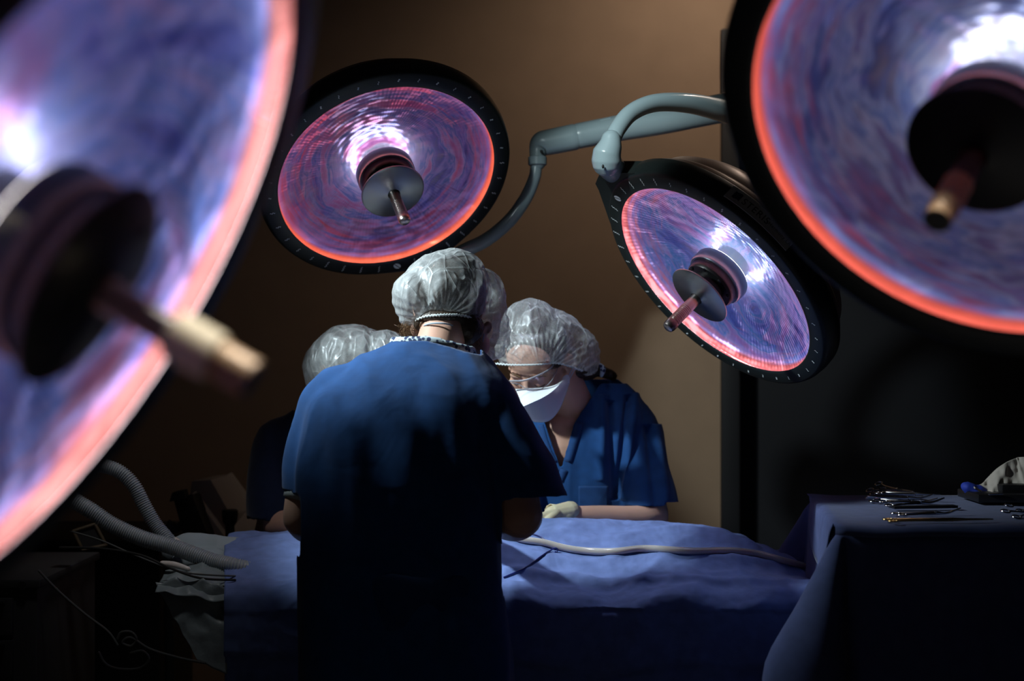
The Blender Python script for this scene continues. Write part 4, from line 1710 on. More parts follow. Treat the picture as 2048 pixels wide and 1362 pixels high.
bm = bmesh.new()
tube(bm, [V4(P(1107, 727, 3.77), 0.0035), V4(P(1113, 735, 3.785), 0.0035), V4(P(1125, 731, 3.83), 0.0025), V4(P(1150, 726, 3.90), 0.0025)], n=16, seg=8)
e = bm_obj('temple_arm', bm, M['goggle_frame'], None)
shift(e.data, o3)
e.parent = gf
# eyebrows and lashes
for q in (-1, 1):
    bm = bmesh.new()
    tube(bm, [(*hL3((q * 0.014, 0.0965, 0.024)), 0.0022), (*hL3((q * 0.032, 0.0945, 0.030)), 0.0026), (*hL3((q * 0.050, 0.083, 0.024)), 0.0012)], n=12, seg=6, flat=0.7)
    e = bm_obj('eyebrow', bm, M['hairlight'], None)
    shift(e.data, o3)
    e.parent = p3
for q in (-1, 1):
    bm = bmesh.new()
    tube(bm, [(*hL3((q * 0.019, 0.090, -0.003)), 0.0009), (*hL3((q * 0.031, 0.0925, -0.007)), 0.0013), (*hL3((q * 0.044, 0.084, -0.003)), 0.0009)], n=10, seg=6)
    e = bm_obj('eyelash', bm, M['hair'], None)
    shift(e.data, o3)
    e.parent = p3
# band and bow of the cloth tied at the neck
bm = bmesh.new()
tube(bm, [V4(P(1150, 752, 3.90), 0.014), V4(P(1175, 748, 3.93), 0.016), V4(P(1200, 742, 3.95), 0.016), V4(P(1225, 752, 3.97), 0.012)], n=14, seg=12)
me = blob(bm, 0.004, 4)
displace(me, lambda co, n: 0.003 * ridged(co, 40, 40, 30, 2))
finish('ponytail', shift(me, o3), M['hair'], p3)
bm = bmesh.new()
tube(bm, [V4(P(1199, 728, 3.93), 0.004), V4(P(1206, 738, 3.925), 0.008), V4(P(1203, 751, 3.93), 0.005)], n=10, seg=12)
e = bm_obj('hair_tie', bm, M['pattern'], None)
shift(e.data, o3)
e.parent = p3
me = hand_mesh(P(1112, 1029, 3.70), (-0.85, -0.45, -0.12), (0.1, -0.2, -1), 0.95, 0.4, 1)
gl = finish('glove', shift(me, o3), M['glove'], p3)
bm = bmesh.new()
tube(bm, [V4(P(1137, 1031, 3.72), 0.0285), V4(P(1135, 1031, 3.718), 0.0300), V4(P(1128, 1031, 3.712), 0.0285), V4(P(1112, 1030, 3.705), 0.0275), V4(P(1100, 1030, 3.695), 0.028)], seg=28, cap=False)
for v in bm.verts:
    v.co += Vector((0, 0, 0.0012 * math.sin(v.co.x * 330 + v.co.z * 500)))
e = bm_obj('glove_cuff', bm, M['glove'], None)
shift(e.data, o3)
solid(e, 0.0012)
e.parent = gl
me = hand_mesh(P(983, 1030, 3.65), (-0.5, -0.8, -0.2), (0.1, -0.2, -1), 0.95, 0.4, -1)
finish('glove', shift(me, o3), M['glove'], p3)
bm = bmesh.new()
loft(bm, [(px3, 3.99, 0.58, 0.175, 0.12), (px3, 3.99, 0.72, 0.178, 0.125), (px3, 3.99, 0.86, 0.16, 0.115)], 36, n=10)
for dx in (-0.085, 0.085):
    tube(bm, [(px3 + dx, 3.99, 0.66, 0.10), (px3 + dx, 3.99, 0.42, 0.09), (px3 + dx, 4.0, 0.09, 0.082)], n=12, seg=22)
me = blob(bm, 0.009, 6)
finish('trousers', shift(me, o3), M['pants'], p3)
for dx in (-0.085, 0.085):
    bm = bmesh.new()
    tube(bm, [(px3 + dx, 4.05, 0.055, 0.045), (px3 + dx, 3.97, 0.055, 0.050), (px3 + dx, 3.84, 0.042, 0.040)], n=12, seg=20)
    me = blob(bm, 0.006, 4)
    for v in me.vertices:
        v.co.z = max(v.co.z, 0.001)
    finish('shoe', shift(me, o3), M['shoe'], p3)

# ---------------- third person, mostly hidden on the far side
p2 = empty('person', (P(640, 720, 4.02).x, 4.02, 0))
tag(p2, 'person in dark scrubs and white cap, mostly hidden behind the one seen from behind', 'person')
o2 = p2.location.copy()
HC2 = P(706, 742, 3.86)
bm = bmesh.new()
hL2, R2_ = head_shapes(bm, HC2, (0.30, -0.62, -0.66), (0.15, -0.60, 0.78))
limb(bm, [(P(672, 880, 3.98), 0.070), (P(682, 830, 3.96), 0.058), (P(694, 780, 3.91), 0.055)])
limb(bm, [(P(645, 1160, 4.02), 0.12), (P(645, 1000, 4.0), 0.115), (P(655, 900, 3.99), 0.10)])
limb(bm, [(P(610, 870, 4.0), 0.05), (P(562, 885, 3.99), 0.055), (P(545, 960, 3.95), 0.046), (P(556, 1050, 3.88), 0.042)])
limb(bm, [(P(556, 1050, 3.88), 0.042), (P(600, 1050, 3.80), 0.036), (P(670, 1045, 3.70), 0.027), (P(690, 1043, 3.68), 0.026)])
limb(bm, [(P(710, 870, 4.0), 0.05), (P(750, 890, 3.99), 0.055), (P(770, 960, 3.95), 0.046), (P(775, 1040, 3.88), 0.042)])
limb(bm, [(P(775, 1040, 3.88), 0.042), (P(778, 1040, 3.80), 0.036), (P(785, 1043, 3.70), 0.027)])
px2 = o2.x
for dx in (-0.085, 0.085):
    limb(bm, [(Vector((px2 + dx, 4.02, 0.80)), 0.10), (Vector((px2 + dx, 4.01, 0.48)), 0.062), (Vector((px2 + dx, 4.03, 0.08)), 0.040)])
    cap_(bm, (px2 + dx, 4.05, 0.045), (px2 + dx, 3.89, 0.035), 0.040, 0.032)
me = blob(bm, 0.0055, 4)
finish('body', shift(me, o2), M['skin'], p2)
torso2 = [T(640, 140, 1230, 4.03, 0.13), T(640, 136, 1120, 4.02, 0.125), T(640, 130, 1020, 4.01, 0.122), T(642, 132, 930, 4.0, 0.12), T(648, 128, 880, 4.0, 0.11),
          T(655, 105, 845, 4.0, 0.09), T(662, 70, 818, 4.0, 0.07), T(664, 50, 800, 4.0, 0.055)]
s2a = [V4(P(600, 875, 4.0), 0.060), V4(P(565, 890, 3.99), 0.078), V4(P(549, 945, 3.96), 0.074), V4(P(546, 1000, 3.93), 0.070), V4(P(547, 1045, 3.91), 0.069), V4(P(548, 1075, 3.90), 0.069)]
s2b = [V4(P(700, 875, 4.0), 0.060), V4(P(745, 890, 3.99), 0.074), V4(P(765, 950, 3.96), 0.072), V4(P(775, 1010, 3.93), 0.070)]


def cuts2(co):
    px, py = PX(co)
    if px < 592 and py > 1040 + 0.15 * (px - 500) and py < 1140:
        return True
    if py < 826 and abs(px - 668) < 80 and co.y < 4.03:
        return True
    return co.z < 0.6


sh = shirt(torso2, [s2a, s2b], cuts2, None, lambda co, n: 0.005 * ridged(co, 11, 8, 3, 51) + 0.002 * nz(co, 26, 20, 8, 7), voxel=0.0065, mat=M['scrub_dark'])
shift(sh.data, o2)
sh.parent = p2
bm = bmesh.new()
ell(bm, hL2((0, -0.014, 0.036)), (0.084, 0.098, 0.086), R2_)
me = blob(bm, 0.005, 4)
l2 = lambda co: (lambda l: l.y > 0.055 and l.z < 0.07)(R2_.transposed() @ (co - HC2))
trim_mesh(me, l2)
finish('hair', shift(me, o2), M['hair'], p2)


def wr2(co, n):
    return 0.0045 * ridged(co, 18, 16, 9, 24.0) + 0.0035 * ridged(co, 38, 34, 18, 8.0)


bouffant([(P(705, 724, 3.85), (0.118, 0.11, 0.100), None), (P(648, 735, 3.87), (0.052, 0.07, 0.070), None), (P(770, 715, 3.83), (0.068, 0.08, 0.072), None), (P(640, 755, 3.87), (0.034, 0.05, 0.045), None)],
         M['cap2'], p2, o2, lambda co: PX(co)[1] > 785 - 0.12 * (PX(co)[0] - 610), wr2)
me = hand_mesh(P(700, 1043, 3.67), (0.85, -0.4, -0.15), (0.1, -0.2, -1), 0.95, 0.4, -1)
finish('glove', shift(me, o2), M['glove'], p2)
me = hand_mesh(P(786, 1043, 3.69), (0.1, -0.9, -0.2), (0.1, -0.2, -1), 0.95, 0.4, 1)
finish('glove', shift(me, o2), M['glove'], p2)
bm = bmesh.new()
loft(bm, [(px2, 4.02, 0.58, 0.175, 0.12), (px2, 4.02, 0.72, 0.178, 0.125), (px2, 4.02, 0.86, 0.16, 0.115)], 36, n=10)
for dx in (-0.085, 0.085):
    tube(bm, [(px2 + dx, 4.02, 0.66, 0.10), (px2 + dx, 4.02, 0.42, 0.09), (px2 + dx, 4.03, 0.09, 0.082)], n=12, seg=22)
me = blob(bm, 0.009, 6)
finish('trousers', shift(me, o2), M['pants'], p2)
for dx in (-0.085, 0.085):
    bm = bmesh.new()
    tube(bm, [(px2 + dx, 4.08, 0.055, 0.045), (px2 + dx, 4.0, 0.055, 0.050), (px2 + dx, 3.87, 0.042, 0.040)], n=12, seg=20)
    me = blob(bm, 0.006, 4)
    for v in me.vertices:
        v.co.z = max(v.co.z, 0.001)
    finish('shoe', shift(me, o2), M['shoe'], p2)

# ------------------------------------------------------------------ operating table and draped patient
tbl = empty('operating_table', (0.0, 3.58, 0))
tag(tbl, 'operating table under the draped patient, between the three people', 'operating table')
bm = bmesh.new()
add_box(bm, (-0.02, -0.01, 0.655), (1.36, 0.46, 0.09))
bev(bm, 0.02)
bm_obj('mattress', bm, M['device_dark'], tbl)
bm = bmesh.new()
add_box(bm, (0.05, 0.03, 0.33), (0.34, 0.26, 0.56))
add_box(bm, (0.05, 0.03, 0.04), (1.0, 0.36, 0.08))
bev(bm, 0.012)
bm_obj('pedestal', bm, M['cabinet'], tbl)

RIDGE = [(430, 1086), (470, 1077), (600, 1075), (760, 1072), (900, 1058), (1000, 1050), (1060, 1047), (1120, 1048), (1200, 1051), (1300, 1058), (1400, 1063), (1440, 1067),
         (1480, 1079), (1520, 1097), (1560, 1117), (1600, 1134), (1650, 1150)]
EDGE = [(430, 1178), (520, 1180), (600, 1176), (760, 1180), (900, 1185), (1000, 1190), (1100, 1205), (1180, 1215), (1250, 1203), (1320, 1193), (1400, 1202), (1470, 1199), (1560, 1192), (1600, 1190), (1650, 1190)]


def interp(tab, x):
    if x <= tab[0][0]:
        return tab[0][1]
    for (a, b), (c, d_) in zip(tab[:-1], tab[1:]):
        if x <= c:
            t = (x - a) / (c - a)
            t = t * t * (3 - 2 * t)
            return b + (d_ - b) * t
    return tab[-1][1]


def drape_pt(u, v):
    """u: 0..1 head to foot; v: 0 back hem .. 1 front hem"""
    px = 452 + (1655 - 452) * u
    pr = P(px, interp(RIDGE, px), 3.64)
    X = pr.x
    zr = pr.z
    pe = P(px, interp(EDGE, px), 3.29)
    ze = min(pe.z, zr - 0.03)
    prof = [(3.850, 0.28), (3.845, 0.55), (3.835, min(0.74, zr - 0.06)), (3.785, zr - 0.035), (3.71, zr - 0.006), (3.64, zr), (3.55, zr * 0.80 + ze * 0.20),
            (3.44, zr * 0.45 + ze * 0.55), (3.36, zr * 0.16 + ze * 0.84), (3.295, ze), (3.275, ze - 0.05), (3.305, ze - 0.22), (3.375, 0.22)]
    t = v * (len(prof) - 1)
    i = min(int(t), len(prof) - 2)
    w_ = t - i
    p0, p1_, p2_, p3_ = prof[max(i - 1, 0)], prof[i], prof[i + 1], prof[min(i + 2, len(prof) - 1)]
    y, z = (0.5 * ((2 * b) + (-a + c) * w_ + (2 * a - 5 * b + 4 * c - d_) * w_ * w_ + (-a + 3 * b - 3 * c + d_) * w_ ** 3) for a, b, c, d_ in zip(p0, p1_, p2_, p3_))
    return Vector((X + (1 - u) * max(0.0, 3.64 - y) * 0.19, y, z))


bm = bmesh.new()
NU, NV = 300, 190
grid = [[drape_pt(i / NU, j / NV) for j in range(NV + 1)] for i in range(NU + 1)]
vs = []
for i in range(NU + 1):
    row = []
    for j in range(NV + 1):
        c = grid[i][j]
        a = grid[min(i + 1, NU)][j] - grid[max(i - 1, 0)][j]
        b = grid[i][min(j + 1, NV)] - grid[i][max(j - 1, 0)]
        n = b.cross(a)
        n = n.normalized() if n.length > 0 else Vector((0, 0, 1))
        if n.z < -0.2:
            n = -n
        d_ = 0.0
        top = 1.0 if c.z > 0.70 else 0.5
        q = Vector((c.x * 3.4, c.y * 8.0, c.z * 5))
        d_ += top * 0.0125 * (1 - 2 * abs(noise.noise(q + Vector((3, 1, 7)) + 0.5 * Vector((noise.noise(c * 4), noise.noise(c * 4 + Vector((9, 9, 9))), 0)))))
        q2 = Vector((c.x * 9 + c.y * 6, c.y * 15 - c.x * 5, c.z * 12))
        d_ += top * 0.0060 * (1 - 2 * abs(noise.noise(q2)))
        d_ += 0.0015 * noise.noise(c * 45)
        if c.z < 0.70:
            d_ += 0.012 * noise.noise(Vector((c.x * 9, 3, c.z * 1.2))) * min(1, (0.70 - c.z) / 0.2)
        if c.y < 3.5:
            # long fold running from the near side down towards the foot
            fx = (c.x + 0.02) / 0.9
            d_ += 0.010 * math.exp(-((c.y - (3.40 - 0.07 * fx)) / 0.018) ** 2) * (1 if 0 < fx < 1 else 0)
        row.append(bm.verts.new(c + n * d_))
    vs.append(row)
for i in range(NU):
    for j in range(NV):
        bm.faces.new((vs[i][j], vs[i + 1][j], vs[i + 1][j + 1], vs[i][j + 1]))
drape = bm_obj('surgical_drape', bm, M['drape'], None, angle=None)
tag(drape, 'wide blue surgical drape over the patient, hanging down the near side of the operating table', 'drape')
solid(drape, 0.002)
cd = Caster(drape)


def path_on(cs, pts, r, n, lift=None, depth=3.5, soft=14):
    out = []
    for x, y in dense(pts, n):
        h = cs(x, y, r if lift is None else lift)
        if h is None:
            h = P(x, y, depth)
        out.append(h)
    # even out depth along the run
    for _ in range(soft):
        out = [out[0]] + [(out[i - 1] + out[i] * 2 + out[i + 1]) / 4 for i in range(1, len(out) - 1)] + [out[-1]]
    return out


pts = [(985, 1058), (1010, 1074), (1045, 1085), (1085, 1089), (1120, 1099), (1160, 1107), (1225, 1110), (1270, 1103), (1320, 1104), (1400, 1108), (1460, 1107), (1520, 1114), (1566, 1127), (1604, 1137)]
pp = path_on(cd, pts, 0.008, 90, lift=0.008)
bm = bmesh.new()
tube(bm, [V4(q, 0.0078) for q in pp], seg=16)
tb = bm_obj('suction_tubing', bm, M['tubing'], None)
tag(tb, 'long clear plastic tube lying along the blue drape towards the feet', 'tube')
bm = bmesh.new()
tube(bm, [V4(q + Vector((0, -0.001, 0.0075)), 0.0014) for q in pp], seg=8)
bm_obj('tubing_wall', bm, M['tube_wall'], tb)

bm = bmesh.new()
pts = [(1008, 1156), (1030, 1146), (1052, 1136), (1068, 1124), (1084, 1112), (1100, 1103)]
p_ = path_on(cd, pts, 0.002, 30, lift=0.0025, soft=2)
e_ = p_[-1]
p_ += [e_ + Vector((0.010, 0, 0.006)), e_ + Vector((0.017, 0, 0.004)), e_ + Vector((0.017, 0, -0.002)), e_ + Vector((0.012, 0, -0.003))]
tube(bm, [V4(q, 0.0019) for q in p_], n=70, seg=8)
tag(bm_obj('electrode_wire', bm, M['wire_blue'], None), 'thin navy wire with a looped end lying across the drape below the clear tube', 'wire')
bm = bmesh.new()
p_ = path_on(cd, [(1062, 1069), (1076, 1073), (1088, 1080), (1098, 1087)], 0.002, 12, lift=0.0025, soft=2)
tube(bm, [V4(q, 0.0017) for q in p_], seg=8)
tag(bm_obj('electrode_wire', bm, M['wire_blue'], None), 'short thin navy wire on the drape above the clear tube, by the bare elbow', 'wire')


# pale sheet at the patient's head end
def soft_sheet(name, corners, mat, seed, amp=0.010, nx=50, ny=30, droop=0.0):
    bm = bmesh.new()
    a, b, c, d_ = corners
    rows = []
    for j in range(ny + 1):
        t = j / ny
        l, r = a.lerp(d_, t), b.lerp(c, t)
        row = []
        for i in range(nx + 1):
            s = i / nx
            p = l.lerp(r, s)
            k = ridged(p, 14, 14, 14, seed) * amp + nz(p, 40, 40, 40, seed) * amp * 0.3
            p = p + Vector((0.2 * k, -0.5 * k, k - droop * (2 * t - 1) ** 2 + 0.02 * math.sin(PI * s) * (1 - t)))
            row.append(bm.verts.new(p))
        rows.append(row)
    for ra, rb in zip(rows[:-1], rows[1:]):
        for i in range(nx):
            bm.faces.new((ra[i], ra[i + 1], rb[i + 1], rb[i]))
    o = bm_obj(name, bm, mat, None, angle=None)
    solid(o, 0.002)
    return o


bm = bmesh.new()
loft_pts = []
tube(bm, [V4(P(345, 1105, 3.6), 0.028), V4(P(375, 1102, 3.6), 0.042), V4(P(420, 1106, 3.6), 0.042), V4(P(462, 1108, 3.6), 0.043), V4(P(480, 1125, 3.6), 0.03)], n=24, seg=28)
ell(bm, P(405, 1120, 3.54), (0.075, 0.05, 0.028))
me = blob(bm, 0.006, 10)
displace(me, lambda co, n: 0.006 * ridged(co, 16, 12, 12, 5))
o = finish('pillow', me, M['pillow'])
tag(o, 'pale pillow wrapped in thin sheet at the head end, beside the ribbed hoses', 'pillow')
o = soft_sheet('disposable_pad', [P(330, 1150, 3.42), P(470, 1146, 3.42), P(470, 1212, 3.30), P(310, 1190, 3.30)], M['bag'], 4, amp=0.012)
tag(o, 'crumpled grey-green pad hanging over the head end below the ribbed hose', 'pad')
o = soft_sheet('hanging_sheet', [P(310, 1175, 3.33), P(455, 1185, 3.32), P(455, 1345, 3.30), P(395, 1330, 3.30)], M['bag'], 9, amp=0.014)
tag(o, 'dim grey sheet hanging beside the near corner of the blue drape', 'sheet')


# ------------------------------------------------------------------ ribbed hoses
def hose(bm, pts, r, pitch=0.0055, depth=0.0018):
    c = [Vector(p[:3]) for p in catmull([(*p, 0) for p in pts], 160)]
    L_ = [0]
    for a, b in zip(c[:-1], c[1:]):
        L_.append(L_[-1] + (b - a).length)
    tot = L_[-1]
    n = int(tot / pitch) * 6
    out = []
    k = 0
    for i in range(n + 1):
        s = tot * i / n
        while k < len(L_) - 2 and L_[k + 1] < s:
            k += 1
        t = (s - L_[k]) / max(1e-9, L_[k + 1] - L_[k])
        q = c[k].lerp(c[k + 1], t)
        out.append((*q, r + depth * math.cos(2 * PI * s / pitch)))
    tube(bm, out, seg=24, cap=False)


bm = bmesh.new()
hose(bm, [P(170, 925, 3.50), P(205, 931, 3.50), P(240, 944, 3.50), P(268, 972, 3.50), P(288, 1010, 3.50), P(310, 1048, 3.50), P(336, 1080, 3.49), P(350, 1096, 3.48)], 0.0165)
tag(bm_obj('breathing_hose', bm, M['hose'], None, angle=None), 'pale ribbed breathing hose rising steeply, the upper of two', 'hose')
bm = bmesh.new()
hose(bm, [P(120, 985, 3.44), P(180, 1020, 3.44), P(225, 1050, 3.44), P(285, 1077, 3.44), P(340, 1092, 3.44), P(385, 1108, 3.43), P(430, 1124, 3.42), P(478, 1134, 3.41), P(530, 1150, 3.45), P(580, 1165, 3.50)], 0.0185)
tag(bm_obj('breathing_hose', bm, M['hose'], None, angle=None), 'pale ribbed breathing hose running under the blue drape, the lower of two', 'hose')
bm = bmesh.new()
tube(bm, [V4(P(340, 1080, 3.50), 0.010), V4(P(350, 1084, 3.49), 0.012), V4(P(357, 1088, 3.47), 0.010)], n=8, seg=16)
tag(bm_obj('hose_connector', bm, M['tube_wall'], None), 'small pale connector where the two ribbed hoses meet', 'connector')
# thin leads
for pts, mat, r, lab in (
        ([(140, 1062, 3.45), (200, 1080, 3.40), (260, 1106, 3.36), (320, 1130, 3.34), (370, 1145, 3.33), (420, 1150, 3.33), (470, 1152, 3.36)], 'cable', 0.0022, 'thin grey lead sloping under the lower ribbed hose'),
        ([(120, 1095, 3.40), (200, 1097, 3.38), (280, 1110, 3.34), (340, 1136, 3.32), (400, 1156, 3.32), (470, 1160, 3.34)], 'cable_dark', 0.0030, 'thin black lead sagging below the grey one')):
    bm = bmesh.new()
    tube(bm, [V4(P(*p), r) for p in pts], n=40, seg=8)
    tag(bm_obj('cable', bm, M[mat], None), lab, 'cable')
bm = bmesh.new()
tube(bm, [V4(P(325, 1127, 3.40), 0.007), V4(P(350, 1130, 3.39), 0.008), V4(P(376, 1138, 3.38), 0.006)], n=8, seg=12)
cn = bm_obj('lead_connector', bm, M['tube_wall'], None)
tag(cn, 'small pale plug joining the leads below the ribbed hose', 'connector')

# ------------------------------------------------------------------ dim equipment on the left
mon = empty('monitor', P(395, 1020, 4.3))
tag(mon, 'tilted beige monitor case behind the pillow, seen from its side', 'monitor')


def polybox(name, front, dy, mat, parent=None, bevel=0.006, taper=1.0):
    """front: world points of the near face; extruded away by dy"""
    bm = bmesh.new()
    org = parent.location if parent else Vector()
    c = sum(front, Vector()) / len(front)
    f = [bm.verts.new(p - org) for p in front]
    b = [bm.verts.new(c + (p - c) * taper + Vector(dy) - org) for p in front]
    bm.faces.new(f)
    bm.faces.new(list(reversed(b)))
    for i in range(len(f)):
        j = (i + 1) % len(f)
        bm.faces.new((f[i], b[i], b[j], f[j]))
    bmesh.ops.recalc_face_normals(bm, faces=bm.faces)
    if bevel:
        bev(bm, bevel)
    return bm_obj(name, bm, mat, parent, angle=40)


polybox('case', [P(378, 990, 4.25), P(385, 985, 4.25), P(462, 1090, 4.25), P(430, 1120, 4.25)], (0.075, 0.22, 0.045), M['device'], mon, 0.004)
polybox('case_side', [P(383, 962, 4.27), P(421, 959, 4.27), P(462, 1030, 4.27), P(452, 1090, 4.27), P(412, 1090, 4.27), P(379, 992, 4.27)], (0.03, 0.20, 0.0), M['device'], mon, 0.004)
polybox('screen_side', [P(346, 998, 4.20), P(384, 988, 4.20), P(424, 1090, 4.20), P(372, 1090, 4.20)], (0.01, 0.06, 0.0), M['device_dark'], mon, 0.004)
polybox('latch', [P(344, 985, 4.18), P(367, 980, 4.18), P(371, 996, 4.18), P(338, 1004, 4.18)], (0.0, 0.05, 0.0), M['device_dark'], mon, 0.003)
bm = bmesh.new()
tube(bm, [(*(P(380, 1040, 4.22) - mon.location), 0.012), (*(P(352, 1060, 4.22) - mon.location), 0.012), (*(P(338, 1092, 4.22) - mon.location), 0.014), (*(Vector((P(338, 0, 4.22).x, 4.25, 0.02)) - mon.location), 0.016)], n=20, seg=12)
bm_obj('stand', bm, M['device_dark'], mon)

post = empty('clamp_post', Vector((P(460, 0, 4.2).x, 4.2, 0)))
tag(post, 'short black clamp post with rounded knob behind the pillow', 'clamp post')
zt = P(0, 1019, 4.2).z
bm = bmesh.new()
lathe(bm, [(0.014, 0.02), (0.016, zt - 0.10), (0.030, zt - 0.098), (0.031, zt - 0.085), (0.014, zt - 0.083), (0.0135, zt - 0.045)], 24)
bm_obj('post', bm, M['device_dark'], post)
bm = bmesh.new()
lathe(bm, [(0.012, zt - 0.05), (0.021, zt - 0.036), (0.0235, zt - 0.018), (0.0235, zt - 0.003), (0.020, zt), (0, zt)], 28)
bm_obj('knob', bm, M['device_dark'], post, angle=30)
bm = bmesh.new()
lathe(bm, [(0, 0), (0.12, 0), (0.12, 0.02), (0.03, 0.035), (0.014, 0.04)], 28)
bm_obj('base', bm, M['device_dark'], post, angle=30)

fr = empty('small_frame', P(175, 1075, 3.8))
tag(fr, 'small dim tan frame standing tilted left of the ribbed hoses', 'frame')
bm = bmesh.new()
cs_ = [P(147, 1062, 3.8), P(190, 1048, 3.82), P(212, 1090, 3.82), P(165, 1100, 3.8)]
for a, b in zip(cs_, cs_[1:] + cs_[:1]):
    cap_(bm, a - fr.location, b - fr.location, 0.0045, 0.0045, 8)
bm_obj('border', bm, M['frame_tan'], fr)
polybox('backing', [c_ + Vector((0, 0.004, 0)) for c_ in cs_], (0, 0.008, 0), M['device_dark'], fr, 0)

# anaesthesia trolley below, dark cabinet with drawers
cab = empty('drawer_cabinet', Vector((-1.32, 3.45, 0)))
tag(cab, 'dark cabinet with two wide drawers in the lower left corner', 'cabinet')
x1 = P(75, 0, 3.3).x
zc = P(0, 1160, 3.3).z
bm = bmesh.new()
add_box(bm, ((x1 - 0.30) - cab.location.x, 0.08, (zc - 0.02) / 2 + 0.02), (0.60, 0.46, zc - 0.04))
bev(bm, 0.006)
bm_obj('body', bm, M['cabinet'], cab)
bm = bmesh.new()
add_box(bm, ((x1 - 0.30) - cab.location.x, 0.08, zc - 0.008), (0.62, 0.48, 0.02))
bev(bm, 0.005)
bm_obj('worktop', bm, M['cabinet'], cab)
for py0, py1 in ((1198, 1272), (1282, 1362)):
    za, zb = P(0, py0, 3.28).z, P(0, py1, 3.28).z
    bm = bmesh.new()
    add_box(bm, ((x1 - 0.32) - cab.location.x, -0.155, (za + zb) / 2), (0.53, 0.02, za - zb))
    bev(bm, 0.004)
    dr = bm_obj('drawer', bm, M['cabinet'], cab)
    bm = bmesh.new()
    add_box(bm, ((x1 - 0.32) - cab.location.x, -0.172, za - 0.006), (0.50, 0.014, 0.006))
    bm_obj('handle', bm, M['steel'], dr, smooth=False)
bm = bmesh.new()
lathe(bm, [(0, 0), (0.01, 0), (0.01, 0.012), (0, 0.012)], 20, Matrix.Translation((P(42, 0, 3.28).x - cab.location.x, -0.15, P(0, 1172, 3.28).z)) @ Matrix.Rotation(PI / 2, 4, 'X'))
bm_obj('lock', bm, M['steel'], cab)

# machine trolley behind, with cables coming down
tr = empty('anaesthesia_trolley', Vector((-1.38, 4.45, 0)))
tag(tr, 'dark anaesthesia trolley in the shadow left of the pillow', 'trolley')
bm = bmesh.new()
add_box(bm, (0, 0.1, 0.40), (0.62, 0.45, 0.60))
add_box(bm, (0, 0.1, 0.06), (0.66, 0.50, 0.05))
bev(bm, 0.012)
bm_obj('body', bm, M['device_dark'], tr)
bm = bmesh.new()
add_box(bm, (0, 0.08, 0.725), (0.66, 0.5, 0.03))
bev(bm, 0.01)
bm_obj('worktop', bm, M['device_dark'], tr)
for sx in (-0.28, 0.28):
    for sy in (-0.1, 0.3):
        bm = bmesh.new()
        lathe(bm, [(0, -0.012), (0.035, -0.012), (0.035, 0.012), (0, 0.012)], 20, Matrix.Translation((sx, sy, 0.035)) @ Matrix.Rotation(PI / 2, 4, 'Y'))
        bm_obj('caster', bm, M['device_dark'], tr)
for pts, lab in (
        ([(78, 1142, 3.3), (120, 1185, 3.3), (170, 1228, 3.3), (215, 1262, 3.3), (235, 1290, 3.3)], 'dim grey cable sloping down beside the cabinet in the lower left'),
        ([(235, 1278, 3.25), (242, 1265, 3.25), (262, 1264, 3.25), (273, 1278, 3.25), (262, 1292, 3.25), (245, 1285, 3.25), (262, 1275, 3.25), (300, 1298, 3.25), (360, 1316, 3.25), (410, 1326, 3.25)], 'dim looped cable hanging below the head end'),
        ([(198, 1305, 3.2), (212, 1328, 3.2), (240, 1338, 3.2), (280, 1336, 3.2), (298, 1318, 3.2), (285, 1302, 3.2), (262, 1306, 3.2)], 'dim coiled cable lowest in the lower left')):
    bm = bmesh.new()
    tube(bm, [V4(P(*p), 0.003) for p in pts], n=70, seg=8)
    tag(bm_obj('cable', bm, M['cable'], None), lab, 'cable')

# ------------------------------------------------------------------ instrument table on the right
YF, YB = 2.95, 3.61
FL = P(1685, 1060, YF)
BL = P(1630, 998, YB)
ZT = FL.z
BL.z = ZT
ex = Vector((1, 0.02, 0)).normalized()
FR = FL + ex * 1.1
BR = BL + ex * 1.05
it = empty('instrument_table', (1.2, 3.3, 0))
tag(it, 'instrument table hidden under its blue drape at the right', 'table')
bm = bmesh.new()
add_box(bm, (0.03, 0, ZT - 0.02), (0.88, 0.56, 0.025))
bev(bm, 0.006)
bm_obj('tabletop', bm, M['steel'], it)
for sx in (-0.36, 0.42):
    for sy in (-0.24, 0.24):
        bm = bmesh.new()
        cap_(bm, (sx, sy, 0.02), (sx, sy, ZT - 0.04), 0.015, 0.015, 12)
        bm_obj('leg', bm, M['steel'], it)


